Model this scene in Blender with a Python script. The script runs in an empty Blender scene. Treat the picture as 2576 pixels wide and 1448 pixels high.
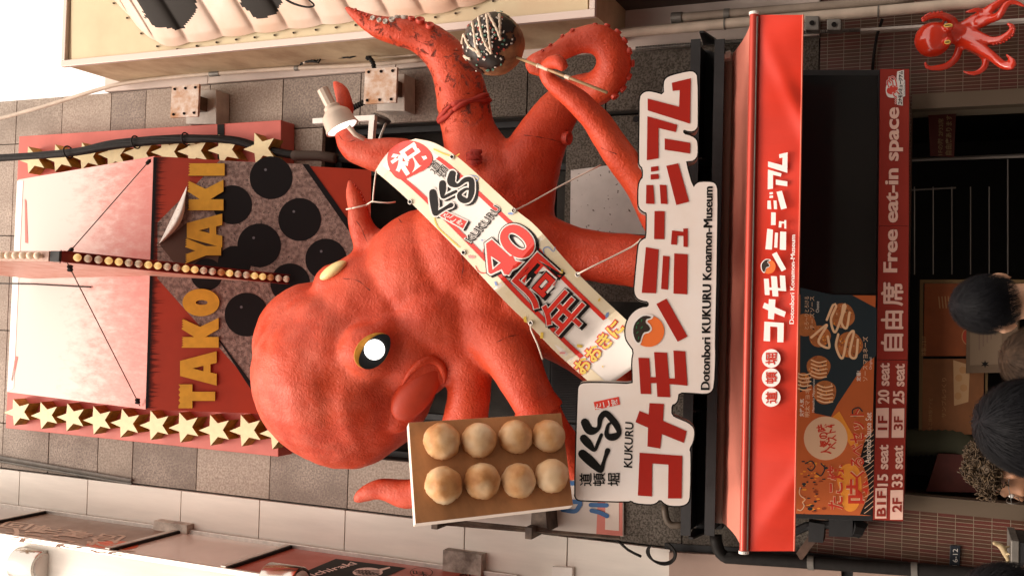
import bpy, bmesh, math, random
import numpy as np
from mathutils import Vector, Matrix
from mathutils.bvhtree import BVHTree
from mathutils import noise as mnoise
random.seed(7)
R = math.radians
scene = bpy.context.scene
COL = scene.collection

# ------------------------------------------------------------------ camera
FPX, PITCH, YAW, ROLL = 2550.0, R(23.24), R(1.6), R(1.0)     # focal length in pixels of a 2576-wide picture
CAM = Vector((0.0, 0.0, 1.75))
_F = Vector((math.sin(YAW)*math.cos(PITCH), math.cos(YAW)*math.cos(PITCH), math.sin(PITCH)))
_R0 = Vector((math.cos(YAW), -math.sin(YAW), 0)); _U0 = _R0.cross(_F)
_R = _R0*math.cos(ROLL) + _U0*math.sin(ROLL)
_U = _U0*math.cos(ROLL) - _R0*math.sin(ROLL)
cd = bpy.data.cameras.new('camera'); cam = bpy.data.objects.new('camera', cd); COL.objects.link(cam)
cd.sensor_width = 36; cd.lens = FPX/2576*36; cd.clip_end = 500; cd.clip_start = 0.05
# the photograph is stored turned a quarter to the left: the camera is rolled 90 degrees
m3 = Matrix((-_U, _R, -_F)).transposed()
cam.matrix_world = Matrix.Translation(CAM) @ m3.to_4x4()
scene.camera = cam

# ------------------------------------------------------------------ world, sun, exposure
SUN_EL, SUN_AZ = R(58), R(206)          # azimuth clockwise from +Y: behind the camera, a little to the left
w = bpy.data.worlds.new('World'); scene.world = w; w.use_nodes = True
nt = w.node_tree; nt.nodes.clear()
sky = nt.nodes.new('ShaderNodeTexSky'); sky.sky_type = 'NISHITA'; sky.sun_disc = False
sky.sun_elevation = SUN_EL; sky.sun_rotation = SUN_AZ; sky.air_density = 1.0; sky.dust_density = 4.0
hs = nt.nodes.new('ShaderNodeHueSaturation'); hs.inputs['Saturation'].default_value = 0.18
tint = nt.nodes.new('ShaderNodeMix'); tint.data_type = 'RGBA'; tint.blend_type = 'MULTIPLY'; tint.inputs[0].default_value = 1
tint.inputs[7].default_value = (1.0, 0.87, 0.77, 1)
bg = nt.nodes.new('ShaderNodeBackground'); bg.inputs['Strength'].default_value = 0.15
wo = nt.nodes.new('ShaderNodeOutputWorld')
cloud = nt.nodes.new('ShaderNodeMix'); cloud.data_type = 'RGBA'; cloud.inputs[0].default_value = .6; cloud.inputs[7].default_value = (7, 7, 7, 1)   # even cloud cover
nt.links.new(sky.outputs[0], hs.inputs['Color']); nt.links.new(hs.outputs[0], cloud.inputs[6]); nt.links.new(cloud.outputs[2], tint.inputs[6])
nt.links.new(tint.outputs[2], bg.inputs[0]); nt.links.new(bg.outputs[0], wo.inputs[0])
sl = bpy.data.lights.new('sun', 'SUN'); sl.energy = 0.9; sl.angle = R(24); sl.color = (1, 0.88, 0.76)
so = bpy.data.objects.new('sun', sl); COL.objects.link(so)
sd = Vector((math.sin(SUN_AZ)*math.cos(SUN_EL), math.cos(SUN_AZ)*math.cos(SUN_EL), math.sin(SUN_EL)))
so.rotation_euler = sd.to_track_quat('Z', 'Y').to_euler(); so.location = (0, -3, 30)
scene.view_settings.view_transform = 'Standard'; scene.view_settings.look = 'None'
scene.view_settings.exposure = 1.22; scene.view_settings.gamma = 1

# ------------------------------------------------------------------ measuring: a point of the 2576x1448 photograph on the plane y = Y
def ray(x, y): return _F + _U*(-(x-1288)/FPX) + _R*((724-y)/FPX)
def P(x, y, Y):
    d = ray(x, y); return CAM + d*(Y/d.y)
def SC(x, y, Y): return Y/ray(x, y).y/FPX              # metres per pixel there
def PL(Y): return lambda x, y, l=0.0: P(x, y, Y-l)
def plane3(a, b, c):
    n = (b-a).cross(c-a).normalized()
    if n.dot(CAM-a) < 0: n = -n
    def f(x, y, l=0.0):
        d = ray(x, y); p0 = a+n*l
        return CAM + d*((p0-CAM).dot(n)/d.dot(n))
    f.n = n
    return f
def zoom(ox, oy, k): return lambda pts: [(ox*.62891+k*p[0], oy*.62891+k*p[1]) + tuple(p[2:]) for p in pts]
zA, zB, zC = zoom(2240, 240, .304), zoom(2240, 840, .304), zoom(2240, 1400, .304)
zD, zE = zoom(1450, 500, .304), zoom(1880, 880, .304)
z1, z2 = zoom(0, 0, .5), zoom(0, 1151, .5)
z3, z5, z6 = zoom(1300, 0, .5), zoom(2600, 0, .5), zoom(2600, 1151, .5)
zF, zG, zH = zoom(950, 900, .4345), zoom(1200, 300, .3041), zoom(1300, 0, .293)
zI, zJ, zK = zoom(3400, 0, .2171), zoom(3100, 1100, .2606), zoom(3100, 1600, .305)
zL, zM, zN = zoom(200, 0, .293), zoom(0, 1900, .2441), zoom(900, 1900, .2441)
zO, zQ, zT = zoom(1600, 1900, .293), zoom(2550, 1850, .1964), zoom(2400, 0, .2197)

# ------------------------------------------------------------------ materials
MATS = {}
def mat(name, col, rough=.6, metal=0, var=0, vscale=8, var2=None, bump=0, bscale=60, bdetail=3, spec=.35, emit=None, estr=0, coat=0,
        speck=None, streak=0, stretch=(1, 1, 1), bdist=.01):
    if name in MATS: return MATS[name]
    m = bpy.data.materials.new(name); MATS[name] = m; m.use_nodes = True
    N, L = m.node_tree.nodes, m.node_tree.links
    b = N['Principled BSDF']
    b.inputs['Roughness'].default_value = rough; b.inputs['Metallic'].default_value = metal
    b.inputs['Specular IOR Level'].default_value = spec; b.inputs['Coat Weight'].default_value = coat
    b.inputs['Base Color'].default_value = (*col, 1)
    tc = N.new('ShaderNodeTexCoord'); mp = N.new('ShaderNodeMapping'); L.new(tc.outputs['Object'], mp.inputs[0])
    mp.inputs['Scale'].default_value = stretch
    out = None
    if var or var2:
        n = N.new('ShaderNodeTexNoise'); n.inputs['Scale'].default_value = vscale; n.inputs['Detail'].default_value = 6
        n.inputs['Roughness'].default_value = .6; L.new(mp.outputs[0], n.inputs['Vector'])
        r = N.new('ShaderNodeValToRGB'); L.new(n.outputs['Fac'], r.inputs[0])
        r.color_ramp.elements[0].position = .35; r.color_ramp.elements[1].position = .68
        c2 = var2 or tuple(c*(1-var) for c in col)
        r.color_ramp.elements[0].color = (*c2, 1); r.color_ramp.elements[1].color = (*col, 1)
        out = r.outputs[0]
        rr = N.new('ShaderNodeMapRange'); L.new(n.outputs['Fac'], rr.inputs[0])
        rr.inputs[3].default_value = min(1, rough*1.25); rr.inputs[4].default_value = rough*.8
        L.new(rr.outputs[0], b.inputs['Roughness'])
    if speck:                                     # (colour, scale, amount)
        n2 = N.new('ShaderNodeTexNoise'); n2.inputs['Scale'].default_value = speck[1]; n2.inputs['Detail'].default_value = 2
        L.new(tc.outputs['Object'], n2.inputs['Vector'])
        r2 = N.new('ShaderNodeValToRGB'); L.new(n2.outputs['Fac'], r2.inputs[0])
        sc_ = speck[3] if len(speck) > 3 else .5; r2.color_ramp.elements[0].position = sc_-speck[2]*.5; r2.color_ramp.elements[1].position = sc_+speck[2]*.5+.02
        mx = N.new('ShaderNodeMix'); mx.data_type = 'RGBA'; L.new(r2.outputs[0], mx.inputs[0])
        mx.inputs[7].default_value = (*speck[0], 1)
        if out: L.new(out, mx.inputs[6])
        else: mx.inputs[6].default_value = (*col, 1)
        out = mx.outputs[2]
    if out: L.new(out, b.inputs['Base Color'])
    if bump:
        n3 = N.new('ShaderNodeTexNoise'); n3.inputs['Scale'].default_value = bscale; n3.inputs['Detail'].default_value = bdetail
        L.new(mp.outputs[0], n3.inputs['Vector'])
        bp = N.new('ShaderNodeBump'); bp.inputs['Strength'].default_value = bump; bp.inputs['Distance'].default_value = bdist
        L.new(n3.outputs['Fac'], bp.inputs['Height']); L.new(bp.outputs[0], b.inputs['Normal'])
    if emit:
        b.inputs['Emission Color'].default_value = (*emit, 1); b.inputs['Emission Strength'].default_value = estr
    return m
def nodes(m):
    return m.node_tree.nodes, m.node_tree.links, m.node_tree.nodes['Principled BSDF']

# ------------------------------------------------------------------ mesh building
def wloc(o):
    v = Vector((0, 0, 0))
    while o is not None: v += o.location; o = o.parent
    return v
class MB:
    def __init__(s): s.v = []; s.f = []; s.mi = []
    def face(s, pts, mi=0):
        i = len(s.v); s.v += [Vector(p) for p in pts]; s.f.append(tuple(range(i, i+len(pts)))); s.mi.append(mi)
    def slab(s, pts, back, mi=0, mside=None, cap=True):
        """a polygon and its copy shifted by the vector back, with sides"""
        n = len(pts); i = len(s.v); ms = mi if mside is None else mside
        s.v += [Vector(p) for p in pts] + [Vector(p)+back for p in pts]
        s.f.append(tuple(range(i, i+n))); s.mi.append(mi)
        if cap: s.f.append(tuple(range(i+2*n-1, i+n-1, -1))); s.mi.append(ms)
        for k in range(n):
            k2 = (k+1) % n; s.f.append((i+k, i+n+k, i+n+k2, i+k2)); s.mi.append(ms)
    def box(s, x0, x1, y0, y1, z0, z1, mi=0):
        s.slab([(x0, y0, z0), (x1, y0, z0), (x1, y0, z1), (x0, y0, z1)], Vector((0, y1-y0, 0)), mi)
    def obox(s, c, ax, ay, az, mi=0):
        c = Vector(c); ax, ay, az = Vector(ax), Vector(ay), Vector(az)
        s.slab([c-ax-ay-az, c+ax-ay-az, c+ax-ay+az, c-ax-ay+az], 2*ay, mi)
    def tube(s, pts, rad, n=10, mi=0, close=True, smooth=True):
        pts = [Vector(p) for p in pts]; m = len(pts)
        if not hasattr(rad, '__len__'): rad = [rad]*m
        tan = [(pts[min(i+1, m-1)]-pts[max(i-1, 0)]).normalized() for i in range(m)]
        up = Vector((0, 0, 1)) if abs(tan[0].z) < .9 else Vector((1, 0, 0))
        nx = tan[0].cross(up).normalized(); i0 = len(s.v)
        for i in range(m):
            nx = (nx - tan[i]*nx.dot(tan[i])).normalized(); ny = tan[i].cross(nx)
            for k in range(n):
                a = 2*math.pi*k/n; s.v.append(pts[i]+(nx*math.cos(a)+ny*math.sin(a))*rad[i])
        for i in range(m-1):
            for k in range(n):
                a, b = i0+i*n+k, i0+i*n+(k+1) % n; s.f.append((a, b, b+n, a+n)); s.mi.append(mi)
        if close:
            s.f.append(tuple(i0+k for k in range(n))[::-1]); s.mi.append(mi)
            s.f.append(tuple(i0+(m-1)*n+k for k in range(n))); s.mi.append(mi)
    def cyl(s, a, b, r0, r1=None, n=20, mi=0): s.tube([a, b], [r0, r0 if r1 is None else r1], n, mi)
    def lathe(s, a, axis, prof, n=24, mi=0):
        """prof: (distance along axis, radius)"""
        a = Vector(a); axis = Vector(axis).normalized(); s.tube2([a+axis*d for d, r in prof], axis, [r for d, r in prof], n, mi)
    def tube2(s, pts, axis, rad, n, mi=0):
        up = Vector((0, 0, 1)) if abs(axis.z) < .9 else Vector((1, 0, 0)); nx = axis.cross(up).normalized(); ny = axis.cross(nx); i0 = len(s.v); m = len(pts)
        for i in range(m):
            for k in range(n):
                t = 2*math.pi*k/n; s.v.append(pts[i]+(nx*math.cos(t)+ny*math.sin(t))*rad[i])
        for i in range(m-1):
            for k in range(n):
                p, q = i0+i*n+k, i0+i*n+(k+1) % n; s.f.append((p, q, q+n, p+n)); s.mi.append(mi)
        s.f.append(tuple(i0+k for k in range(n))[::-1]); s.mi.append(mi)
        s.f.append(tuple(i0+(m-1)*n+k for k in range(n))); s.mi.append(mi)
    def ball(s, c, r, sx=(1, 1, 1), n=16, mi=0, rot=None):
        c = Vector(c); i0 = len(s.v); h = n//2
        for i in range(h+1):
            t = math.pi*i/h
            for k in range(n):
                a = 2*math.pi*k/n; v = Vector((math.sin(t)*math.cos(a)*sx[0], math.sin(t)*math.sin(a)*sx[1], math.cos(t)*sx[2]))*r
                if rot: v = rot @ v
                s.v.append(c+v)
        for i in range(h):
            for k in range(n):
                a, b = i0+i*n+k, i0+i*n+(k+1) % n; s.f.append((a, b, b+n, a+n)); s.mi.append(mi)
    def grid(s, fn, nu, nv, mi=0):
        i0 = len(s.v)
        for i in range(nu+1):
            for j in range(nv+1): s.v.append(Vector(fn(i/nu, j/nv)))
        for i in range(nu):
            for j in range(nv):
                a = i0+i*(nv+1)+j; s.f.append((a, a+1, a+nv+2, a+nv+1)); s.mi.append(mi(i, j) if callable(mi) else mi)
    def build(s, name, mats, parent=None, smooth=False, bevel=0, fix=True, angle=None):
        o0 = wloc(parent)
        me = bpy.data.meshes.new(name)
        bm = bmesh.new(); vs = [bm.verts.new(v-o0) for v in s.v]
        for f, mi in zip(s.f, s.mi):
            try: bf = bm.faces.new([vs[i] for i in f])
            except ValueError: continue
            bf.material_index = mi
        if smooth: bmesh.ops.remove_doubles(bm, verts=bm.verts, dist=1e-5)
        if fix: bmesh.ops.recalc_face_normals(bm, faces=bm.faces)
        bm.to_mesh(me); bm.free()
        if not isinstance(mats, (list, tuple)): mats = [mats]
        for m in mats: me.materials.append(m)
        if smooth:
            me.polygons.foreach_set('use_smooth', [True]*len(me.polygons))
            if angle: me.set_sharp_from_angle(angle=R(angle))
        o = bpy.data.objects.new(name, me); COL.objects.link(o); o.parent = parent
        if bevel:
            bv = o.modifiers.new('bevel', 'BEVEL'); bv.width = bevel; bv.segments = 2; bv.limit_method = 'ANGLE'; bv.angle_limit = R(40)
        return o
def thing(name, label, cat, loc, group=None):
    o = bpy.data.objects.new(name, None); COL.objects.link(o); o.location = loc; o.empty_display_size = .1
    return tag(o, label, cat, group)
def tag(o, label=None, cat=None, group=None, kind=None):
    if label: o['label'] = label
    if cat: o['category'] = cat
    if group: o['group'] = group
    if kind: o['kind'] = kind
    return o
def catmull(pts, step):
    """resample (tuple) control points along a Catmull-Rom curve"""
    a = [np.array(p, float) for p in pts]; a = [2*a[0]-a[1]]+a+[2*a[-1]-a[-2]]; out = []
    for i in range(1, len(a)-2):
        p0, p1, p2, p3 = a[i-1:i+3]; n = max(2, int(np.linalg.norm((p2-p1)[:3])/step))
        for k in range(n):
            t = k/n; out.append(.5*((2*p1)+(p2-p0)*t+(2*p0-5*p1+4*p2-p3)*t*t+(3*p1-p0-3*p2+p3)*t**3))
    out.append(a[-2]); return out
def chaikin(p, it=1):
    for _ in range(it):
        q = []
        for i in range(len(p)):
            a, b = p[i], p[(i+1) % len(p)]
            q += [(a[0]*.75+b[0]*.25, a[1]*.75+b[1]*.25), (a[0]*.25+b[0]*.75, a[1]*.25+b[1]*.75)]
        p = q
    return p
def area2(p): return sum(p[i][0]*p[(i+1) % len(p)][1]-p[(i+1) % len(p)][0]*p[i][1] for i in range(len(p)))
def grow(p, d):
    """offset a closed outline outwards by d pixels"""
    s = 1 if area2(p) > 0 else -1; q = []; n = len(p)
    for i in range(n):
        a, b, c = p[i-1], p[i], p[(i+1) % n]
        n1 = Vector((b[1]-a[1], a[0]-b[0])); n2 = Vector((c[1]-b[1], b[0]-c[0]))
        if n1.length: n1.normalize()
        if n2.length: n2.normalize()
        m = n1+n2
        if m.length < .2: m = n1
        m.normalize(); k = 1/max(.5, m.dot(n1)); q.append((b[0]+s*m.x*d*k, b[1]+s*m.y*d*k))
    return q
def circle(cx, cy, r, n=32, ry=None, a0=0): return [(cx+r*math.cos(a0+2*math.pi*i/n), cy+(ry or r)*math.sin(a0+2*math.pi*i/n)) for i in range(n)]

# ------------------------------------------------------------------ lettering
_TX = {}
def glyphs(s, off):
    if (s, off) not in _TX:
        c = bpy.data.curves.new('text', 'FONT'); c.body = s; c.size = 1; c.offset = off; c.resolution_u = 7 if len(s) < 3 else 3
        o = bpy.data.objects.new('text', c); me = bpy.data.meshes.new_from_object(o)
        v = [tuple(p.co)[:2] for p in me.vertices]; f = [tuple(p.vertices) for p in me.polygons]
        bpy.data.objects.remove(o); bpy.data.meshes.remove(me); bpy.data.curves.remove(c)
        _TX[(s, off)] = (v, f)
    return _TX[(s, off)]
def bbox(s, off):
    v, f = glyphs(s, off); xs = [p[0] for p in v]; ys = [p[1] for p in v]; return min(xs), max(xs), min(ys), max(ys)
def text(mb, s, org, rv, uv, S, lift=.004, off=.0, mi=0, ref=None):
    """lettering whose box (that of the plain glyphs at offset ref) is spanned by rv (reading direction) and uv (upwards) from the pixel org"""
    x0, x1, y0, y1 = bbox(s, off if ref is None else ref)
    v, f = glyphs(s, off); i = len(mb.v)
    for x, y in v:
        a, b = (x-x0)/(x1-x0), (y-y0)/(y1-y0)
        mb.v.append(S(org[0]+rv[0]*a+uv[0]*b, org[1]+rv[1]*a+uv[1]*b, lift))
    for q in f: mb.f.append(tuple(i+k for k in q)); mb.mi.append(mi)
def heavy(mb, s, org, rv, uv, S, lift, mi=0, w=.6):
    for k, (a, b) in enumerate(((0, 0), (w, 0), (-w, 0), (0, w), (0, -w))): text(mb, s, (org[0]+a, org[1]+b), rv, uv, S, lift+.0003*k, 0, mi)
def up_text(mb, s, x0, x1, y0, y1, S, lift=.004, off=.0, mi=0, slope=0.018, bold=0):
    """a line that reads upwards in the stored picture (rightwards in the world): cap top at x0, base at x1, from y1 up to y0"""
    for k in ((-1, 0, 1) if bold else (0,)):
        text(mb, s, (x1, y1-k*bold), (slope*(y1-y0), y0-y1), (x0-x1, 0), S, lift+.0004*k, off, mi)
def decal(mb, polys, S, lift=.003, mi=0):
    for p in polys: mb.face([S(x, y, lift) for x, y in p], mi)
def stroke(pts, n=10, step=3):
    """brush stroke: outline polygons (discs + quads) through (x, y, r) points"""
    q = catmull(pts, step); out = []
    L, Rr = [], []
    for i, p in enumerate(q):
        a, b = q[max(0, i-1)], q[min(len(q)-1, i+1)]; t = np.array([b[0]-a[0], b[1]-a[1]]); t /= (np.linalg.norm(t)+1e-9); nn = np.array([-t[1], t[0]])
        L.append((p[0]+nn[0]*p[2], p[1]+nn[1]*p[2])); Rr.append((p[0]-nn[0]*p[2], p[1]-nn[1]*p[2]))
    for i in range(len(q)-1): out.append([L[i], L[i+1], Rr[i+1], Rr[i]])
    out.append(circle(q[0][0], q[0][1], q[0][2], n)); out.append(circle(q[-1][0], q[-1][1], q[-1][2], n))
    return out
def strokes(mb, pts, S, lift, mi=0, step=3):
    """as stroke, with each piece lifted a hair more than the last so that no two overlap in one plane"""
    for k, p in enumerate(stroke(pts, step=step)): mb.face([S(x, y, lift+.00004*k) for x, y in p], mi)

# ------------------------------------------------------------------ swept bodies joined into one skin
def sweep(mb, chain, step=.05, n=18):
    """chain: (x, y, z, r) world points -> closed round-ended tube"""
    q = catmull(chain, step) if len(chain) > 1 else [np.array(chain[0], float)]
    if len(q) == 1: mb.ball(q[0][:3], q[0][3], n=24); return
    pts = [Vector(p[:3]) for p in q]; rad = [max(.004, p[3]) for p in q]
    def cap(i, j, sgn):
        d = (pts[i]-pts[j]).normalized(); r = rad[i]; return [(pts[i]+d*r*math.sin(a), r*math.cos(a)) for a in (R(25), R(50), R(70), R(85))]
    a = cap(0, 1, 1)[::-1]; b = cap(-1, -2, 1)
    mb.tube([p for p, r in a]+pts+[p for p, r in b], [r for p, r in a]+rad+[r for p, r in b], n)
def skin(mb, voxel, it, fac=.5):
    me = bpy.data.meshes.new('tmp'); me.from_pydata([tuple(v) for v in mb.v], [], mb.f); me.update()
    bm = bmesh.new(); bm.from_mesh(me); bmesh.ops.recalc_face_normals(bm, faces=bm.faces); bm.to_mesh(me); bm.free()
    o = bpy.data.objects.new('tmp', me); COL.objects.link(o)
    rm = o.modifiers.new('r', 'REMESH'); rm.mode = 'VOXEL'; rm.voxel_size = voxel
    sm = o.modifiers.new('s', 'SMOOTH'); sm.factor = fac; sm.iterations = it
    dg = bpy.context.evaluated_depsgraph_get(); out = bpy.data.meshes.new_from_object(o.evaluated_get(dg))
    bpy.data.objects.remove(o); bpy.data.meshes.remove(me)
    n = len(out.vertices); v = np.empty(n*3); out.vertices.foreach_get('co', v)
    f = [tuple(p.vertices) for p in out.polygons]; bpy.data.meshes.remove(out)
    return v.reshape(-1, 3), f
def normals(v, f):
    f4 = np.array([q if len(q) == 4 else (q[0], q[1], q[2], q[2]) for q in f])
    nn = np.cross(v[f4[:, 2]]-v[f4[:, 0]], v[f4[:, 3]]-v[f4[:, 1]]); out = np.zeros_like(v)
    for k in range(4): np.add.at(out, f4[:, k], nn)
    return out/(np.linalg.norm(out, axis=1, keepdims=True)+1e-9)
def mesh_obj(name, v, f, mats, parent=None, smooth=True):
    o0 = np.array(wloc(parent)) if parent else np.zeros(3)
    me = bpy.data.meshes.new(name); me.from_pydata((v-o0).tolist(), [], f); me.update()
    for m in (mats if isinstance(mats, list) else [mats]): me.materials.append(m)
    if smooth: me.polygons.foreach_set('use_smooth', [True]*len(me.polygons))
    o = bpy.data.objects.new(name, me); COL.objects.link(o); o.parent = parent
    return o
class Surf:
    def __init__(s, v, f): s.b = BVHTree.FromPolygons([Vector(p) for p in v], f)
    def hit(s, x, y):
        h = s.b.ray_cast(CAM, ray(x, y).normalized()); return h[0], h[1]
    def __call__(s, x, y, l=0.0):
        p, n = s.hit(x, y)
        if p is None:
            d = ray(x, y).normalized(); q = s.b.find_nearest(CAM+d*7.6); p, n = q[0], q[1]
        return p+n*l
# ================================================================== materials in use
granite = mat('granite', (.50, .42, .35), .75, var=.38, vscale=1.6, speck=((.25, .20, .165), 48, .30), bump=.25, bscale=160, stretch=(1, 1, .6))
granite_b = mat('granite_pale', (.56, .47, .39), .75, var=.32, vscale=1.1, speck=((.29, .23, .19), 48, .30), bump=.25, bscale=160, stretch=(1, 1, .5))
granite_c = mat('granite_dull', (.46, .385, .32), .78, var=.42, vscale=2.3, speck=((.20, .16, .14), 52, .30), bump=.25, bscale=160, stretch=(1, 1, .7))
granite_low = mat('granite_dark', (.17, .145, .12), .85, var=.4, vscale=2.5, speck=((.05, .04, .03), 60, .2), bump=.4, bscale=120)  # darker granite for the lower rows and the recess band
joint = mat('joint', (.03, .027, .024), .9)
white_panel = mat('white_panel', (.82, .76, .68), .42, var=.22, vscale=2.2, stretch=(1.6, 1, .22))
black = mat('black_steel', (.018, .018, .019), .5, var=.3, vscale=14, bump=.05)
dark = mat('dark_void', (.012, .011, .01), .8)
darkwall = mat('dark_recess', (.045, .04, .034), .8, var=.4, vscale=4, bump=.2)
alu = mat('aluminium', (.62, .57, .52), .35, metal=.7, var=.2, vscale=20)
steel = mat('steel', (.55, .52, .48), .18, metal=1)
grey_metal = mat('grey_metal', (.20, .185, .165), .5, metal=.4, var=.3, vscale=10)
white_paint = mat('white_paint', (.80, .75, .69), .4, var=.1, vscale=12)
rusty = mat('rusty_plate', (.66, .60, .54), .6, var2=(.42, .22, .11), var=1, vscale=9, bump=.15)
pipe_m = mat('beige_pipe', (.55, .45, .36), .55, var=.2, vscale=6)
rubber = mat('black_rubber', (.013, .011, .010), .6, var=.3, vscale=20, spec=.18)
red_panel = mat('red_panel', (.55, .10, .065), .45, var=.15, vscale=3)
red_board = mat('red_star_board', (.60, .13, .10), .5, var=.18, vscale=2.5)
cream = mat('star_face', (.80, .69, .40), .45, var=.1, vscale=18)
gold_side = mat('star_side', (.52, .31, .06), .55, var=.5, vscale=16)
letter_y = mat('ochre_letter', (.74, .38, .035), .5, var=.18, vscale=9)
ink = mat('black_ink', (.010, .009, .008), .6, spec=.12)
red_ink = mat('red_ink', (.38, .016, .008), .45, var=.06, vscale=14)
sign_white = mat('sign_white', (.86, .79, .74), .5, var=.06, vscale=2)
vinyl = mat('red_vinyl', (.68, .040, .018), .42, var=.16, vscale=1.4, stretch=(2.2, 1, .7), bump=.06, bscale=5, bdist=.05)
vinyl_w = mat('white_print', (.88, .84, .80), .4)
band_red = mat('band_red', (.33, .032, .020), .5, spec=.2, var=.15, vscale=2)
band_text = mat('band_lettering', (.86, .56, .46), .5, spec=.2)
glass_dark = mat('dark_screen', (.012, .013, .014), .12, spec=.5)

YW = 8.6                                                     # the facade plane
XL = P(600, 1247, YW).x; XR = P(540, 212, YW).x
def Zof(x, y=1150, Y=YW): return P(x, y, Y).z

# ================================================================== ground and street
g = MB(); g.face([(-60, -60, 0), (60, -60, 0), (60, 60, 0), (-60, 60, 0)])
tag(g.build('street', mat('asphalt', (.055, .05, .047), .8, var=.3, vscale=1.5, speck=((.1, .09, .085), 90, .1), bump=.3, bscale=120)), kind='structure')
g = MB(); g.box(-9, 9, 6.9, 10.9, 0.004, .12)
tag(g.build('pavement', mat('paving', (.22, .20, .18), .7, var=.3, vscale=3)), kind='structure')

# ================================================================== the octopus shop building
shop = thing('shop_building', 'grey granite clad shop building carrying the giant red octopus', 'building', (0, YW+.5, 0))
zt, zb = Zof(-260), 2.75
zs = [zt]+[Zof(x) for x in (5, 121, 245, 333, 495, 680, 877, 1090, 1300, 1500, 1720)]+[zb]
op_x0, op_x1 = P(1150, 1172, YW).x, P(1100, 304, YW).x       # the dark opening behind the octopus
op_z1, op_z0 = Zof(800, 700), Zof(1640, 700)
mb = MB()
cols = [XL, op_x0, op_x0+(op_x1-op_x0)*.33, op_x0+(op_x1-op_x0)*.67, op_x1, XR]
for i in range(len(zs)-1):
    for k in range(len(cols)-1):
        z1_, z0_ = zs[i], zs[i+1]
        if 0 < k < 4:
            if z0_ < op_z1 and z1_ > op_z0:
                z0n = max(z0_, op_z1)
                if z1_ > op_z1: z0_ = op_z1
                elif z0_ < op_z0: z1_ = op_z0
                else: continue
        d = random.uniform(0, .006)
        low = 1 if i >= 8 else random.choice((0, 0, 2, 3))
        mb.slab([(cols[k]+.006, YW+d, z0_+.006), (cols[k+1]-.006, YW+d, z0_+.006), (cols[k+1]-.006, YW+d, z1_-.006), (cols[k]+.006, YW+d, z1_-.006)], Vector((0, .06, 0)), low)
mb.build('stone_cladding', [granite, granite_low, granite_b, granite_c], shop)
mb = MB()
mb.slab([(XL, YW+.055, zb), (op_x0, YW+.055, zb), (op_x0, YW+.055, zt), (XL, YW+.055, zt)], Vector((0, .3, 0)))
mb.slab([(op_x1, YW+.055, zb), (XR, YW+.055, zb), (XR, YW+.055, zt), (op_x1, YW+.055, zt)], Vector((0, .3, 0)))
mb.slab([(op_x0, YW+.055, op_z1), (op_x1, YW+.055, op_z1), (op_x1, YW+.055, zt), (op_x0, YW+.055, zt)], Vector((0, .3, 0)))
mb.slab([(op_x0, YW+.055, zb), (op_x1, YW+.055, zb), (op_x1, YW+.055, op_z0), (op_x0, YW+.055, op_z0)], Vector((0, .3, 0)))
mb.slab([(XL, YW+.6, zb), (XR, YW+.6, zb), (XR, YW+.6, zt), (XL, YW+.6, zt)], Vector((0, 4, 0)))
mb.build('wall', [darkwall], shop)
# window frames and plates in the recess
mb = MB()
for x in (op_x0+.03, op_x0+.42, op_x1-.45, op_x1-.03): mb.box(x-.03, x+.03, YW+.2, YW+.3, op_z0, op_z1)
for z in (op_z1-.05, op_z0+1.05): mb.box(op_x0, op_x1, YW+.22, YW+.28, z-.04, z+.04)
mb.build('window_frame', black, shop, bevel=.004)
mb = MB(); a, b = P(1408, 560, YW), P(1640, 310, YW); mb.box(a.x-.7, op_x1-.02, YW+.12, YW+.2, b.z, a.z); mb.build('stone_band', granite_low, shop)
mb = MB(); S = PL(YW+.08)
mb.slab([S(1436, 428), S(1618, 405), S(1625, 590), S(1434, 578)], Vector((0, .03, 0)))
pl = mb.build('blank_plate', mat('flaking_white', (.62, .58, .55), .55, var=.14, vscale=5, speck=((.10, .07, .05), 30, .02, .70)), shop)
mb = MB(); S = PL(YW+.15)
mb.slab([S(1385, 900), S(1500, 895), S(1500, 1060), S(1385, 1060)], Vector((0, .02, 0)))
for k in range(26):
    y = 902+k*6.1; mb.slab([S(1388, y), S(1499, y), S(1499, y+3), S(1388, y+3)], Vector((0, -.02, 0)))
mb.build('louvre', black, shop)
# plain lit glazing left of the board, with the blue lettering
mb = MB(); S = PL(YW-.03)
mb.slab([S(1105, 1180), S(1568, 1195), S(1568, 1348), S(1105, 1306)], Vector((0, .03, 0)))
gl = mb.build('window', mat('hazy_glass', (.55, .48, .42), .25, var=.2, vscale=1.2), shop)
mb = MB()
decal(mb, [[(1506, 1196), (1566, 1198), (1566, 1347), (1500, 1342)]], S, .003, 0)
decal(mb, [[(1524, 1200), (1557, 1201), (1557, 1334), (1522, 1331)]], S, .006, 2)
strokes(mb, [(1412, 1205, 5.5), (1440, 1215, 5.5), (1460, 1205, 5.5), (1458, 1190, 5.5)], S, .009, 1)
strokes(mb, [(1394, 1200, 5.5), (1420, 1203, 5.5)], S, .012, 1)
strokes(mb, [(1415, 1281, 5.5), (1445, 1285, 5.5), (1455, 1275, 5.5), (1456, 1262, 5.5), (1395, 1262, 5.5)], S, .009, 1)
strokes(mb, [(1428, 1262, 5.5), (1428, 1281, 5.5)], S, .013, 1)
strokes(mb, [(1486, 1269, 5.5), (1526, 1270, 5.5)], S, .009, 1); strokes(mb, [(1488, 1283, 5.5), (1508, 1288, 5.5), (1527, 1297, 5.5)], S, .012, 1)
mb.build('lettering', [mat('faded_red_film', (.55, .16, .12), .4), mat('blue_film', (.012, .09, .25), .4), mat('film_cream', (.60, .50, .43), .4)], gl, fix=False)
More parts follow.
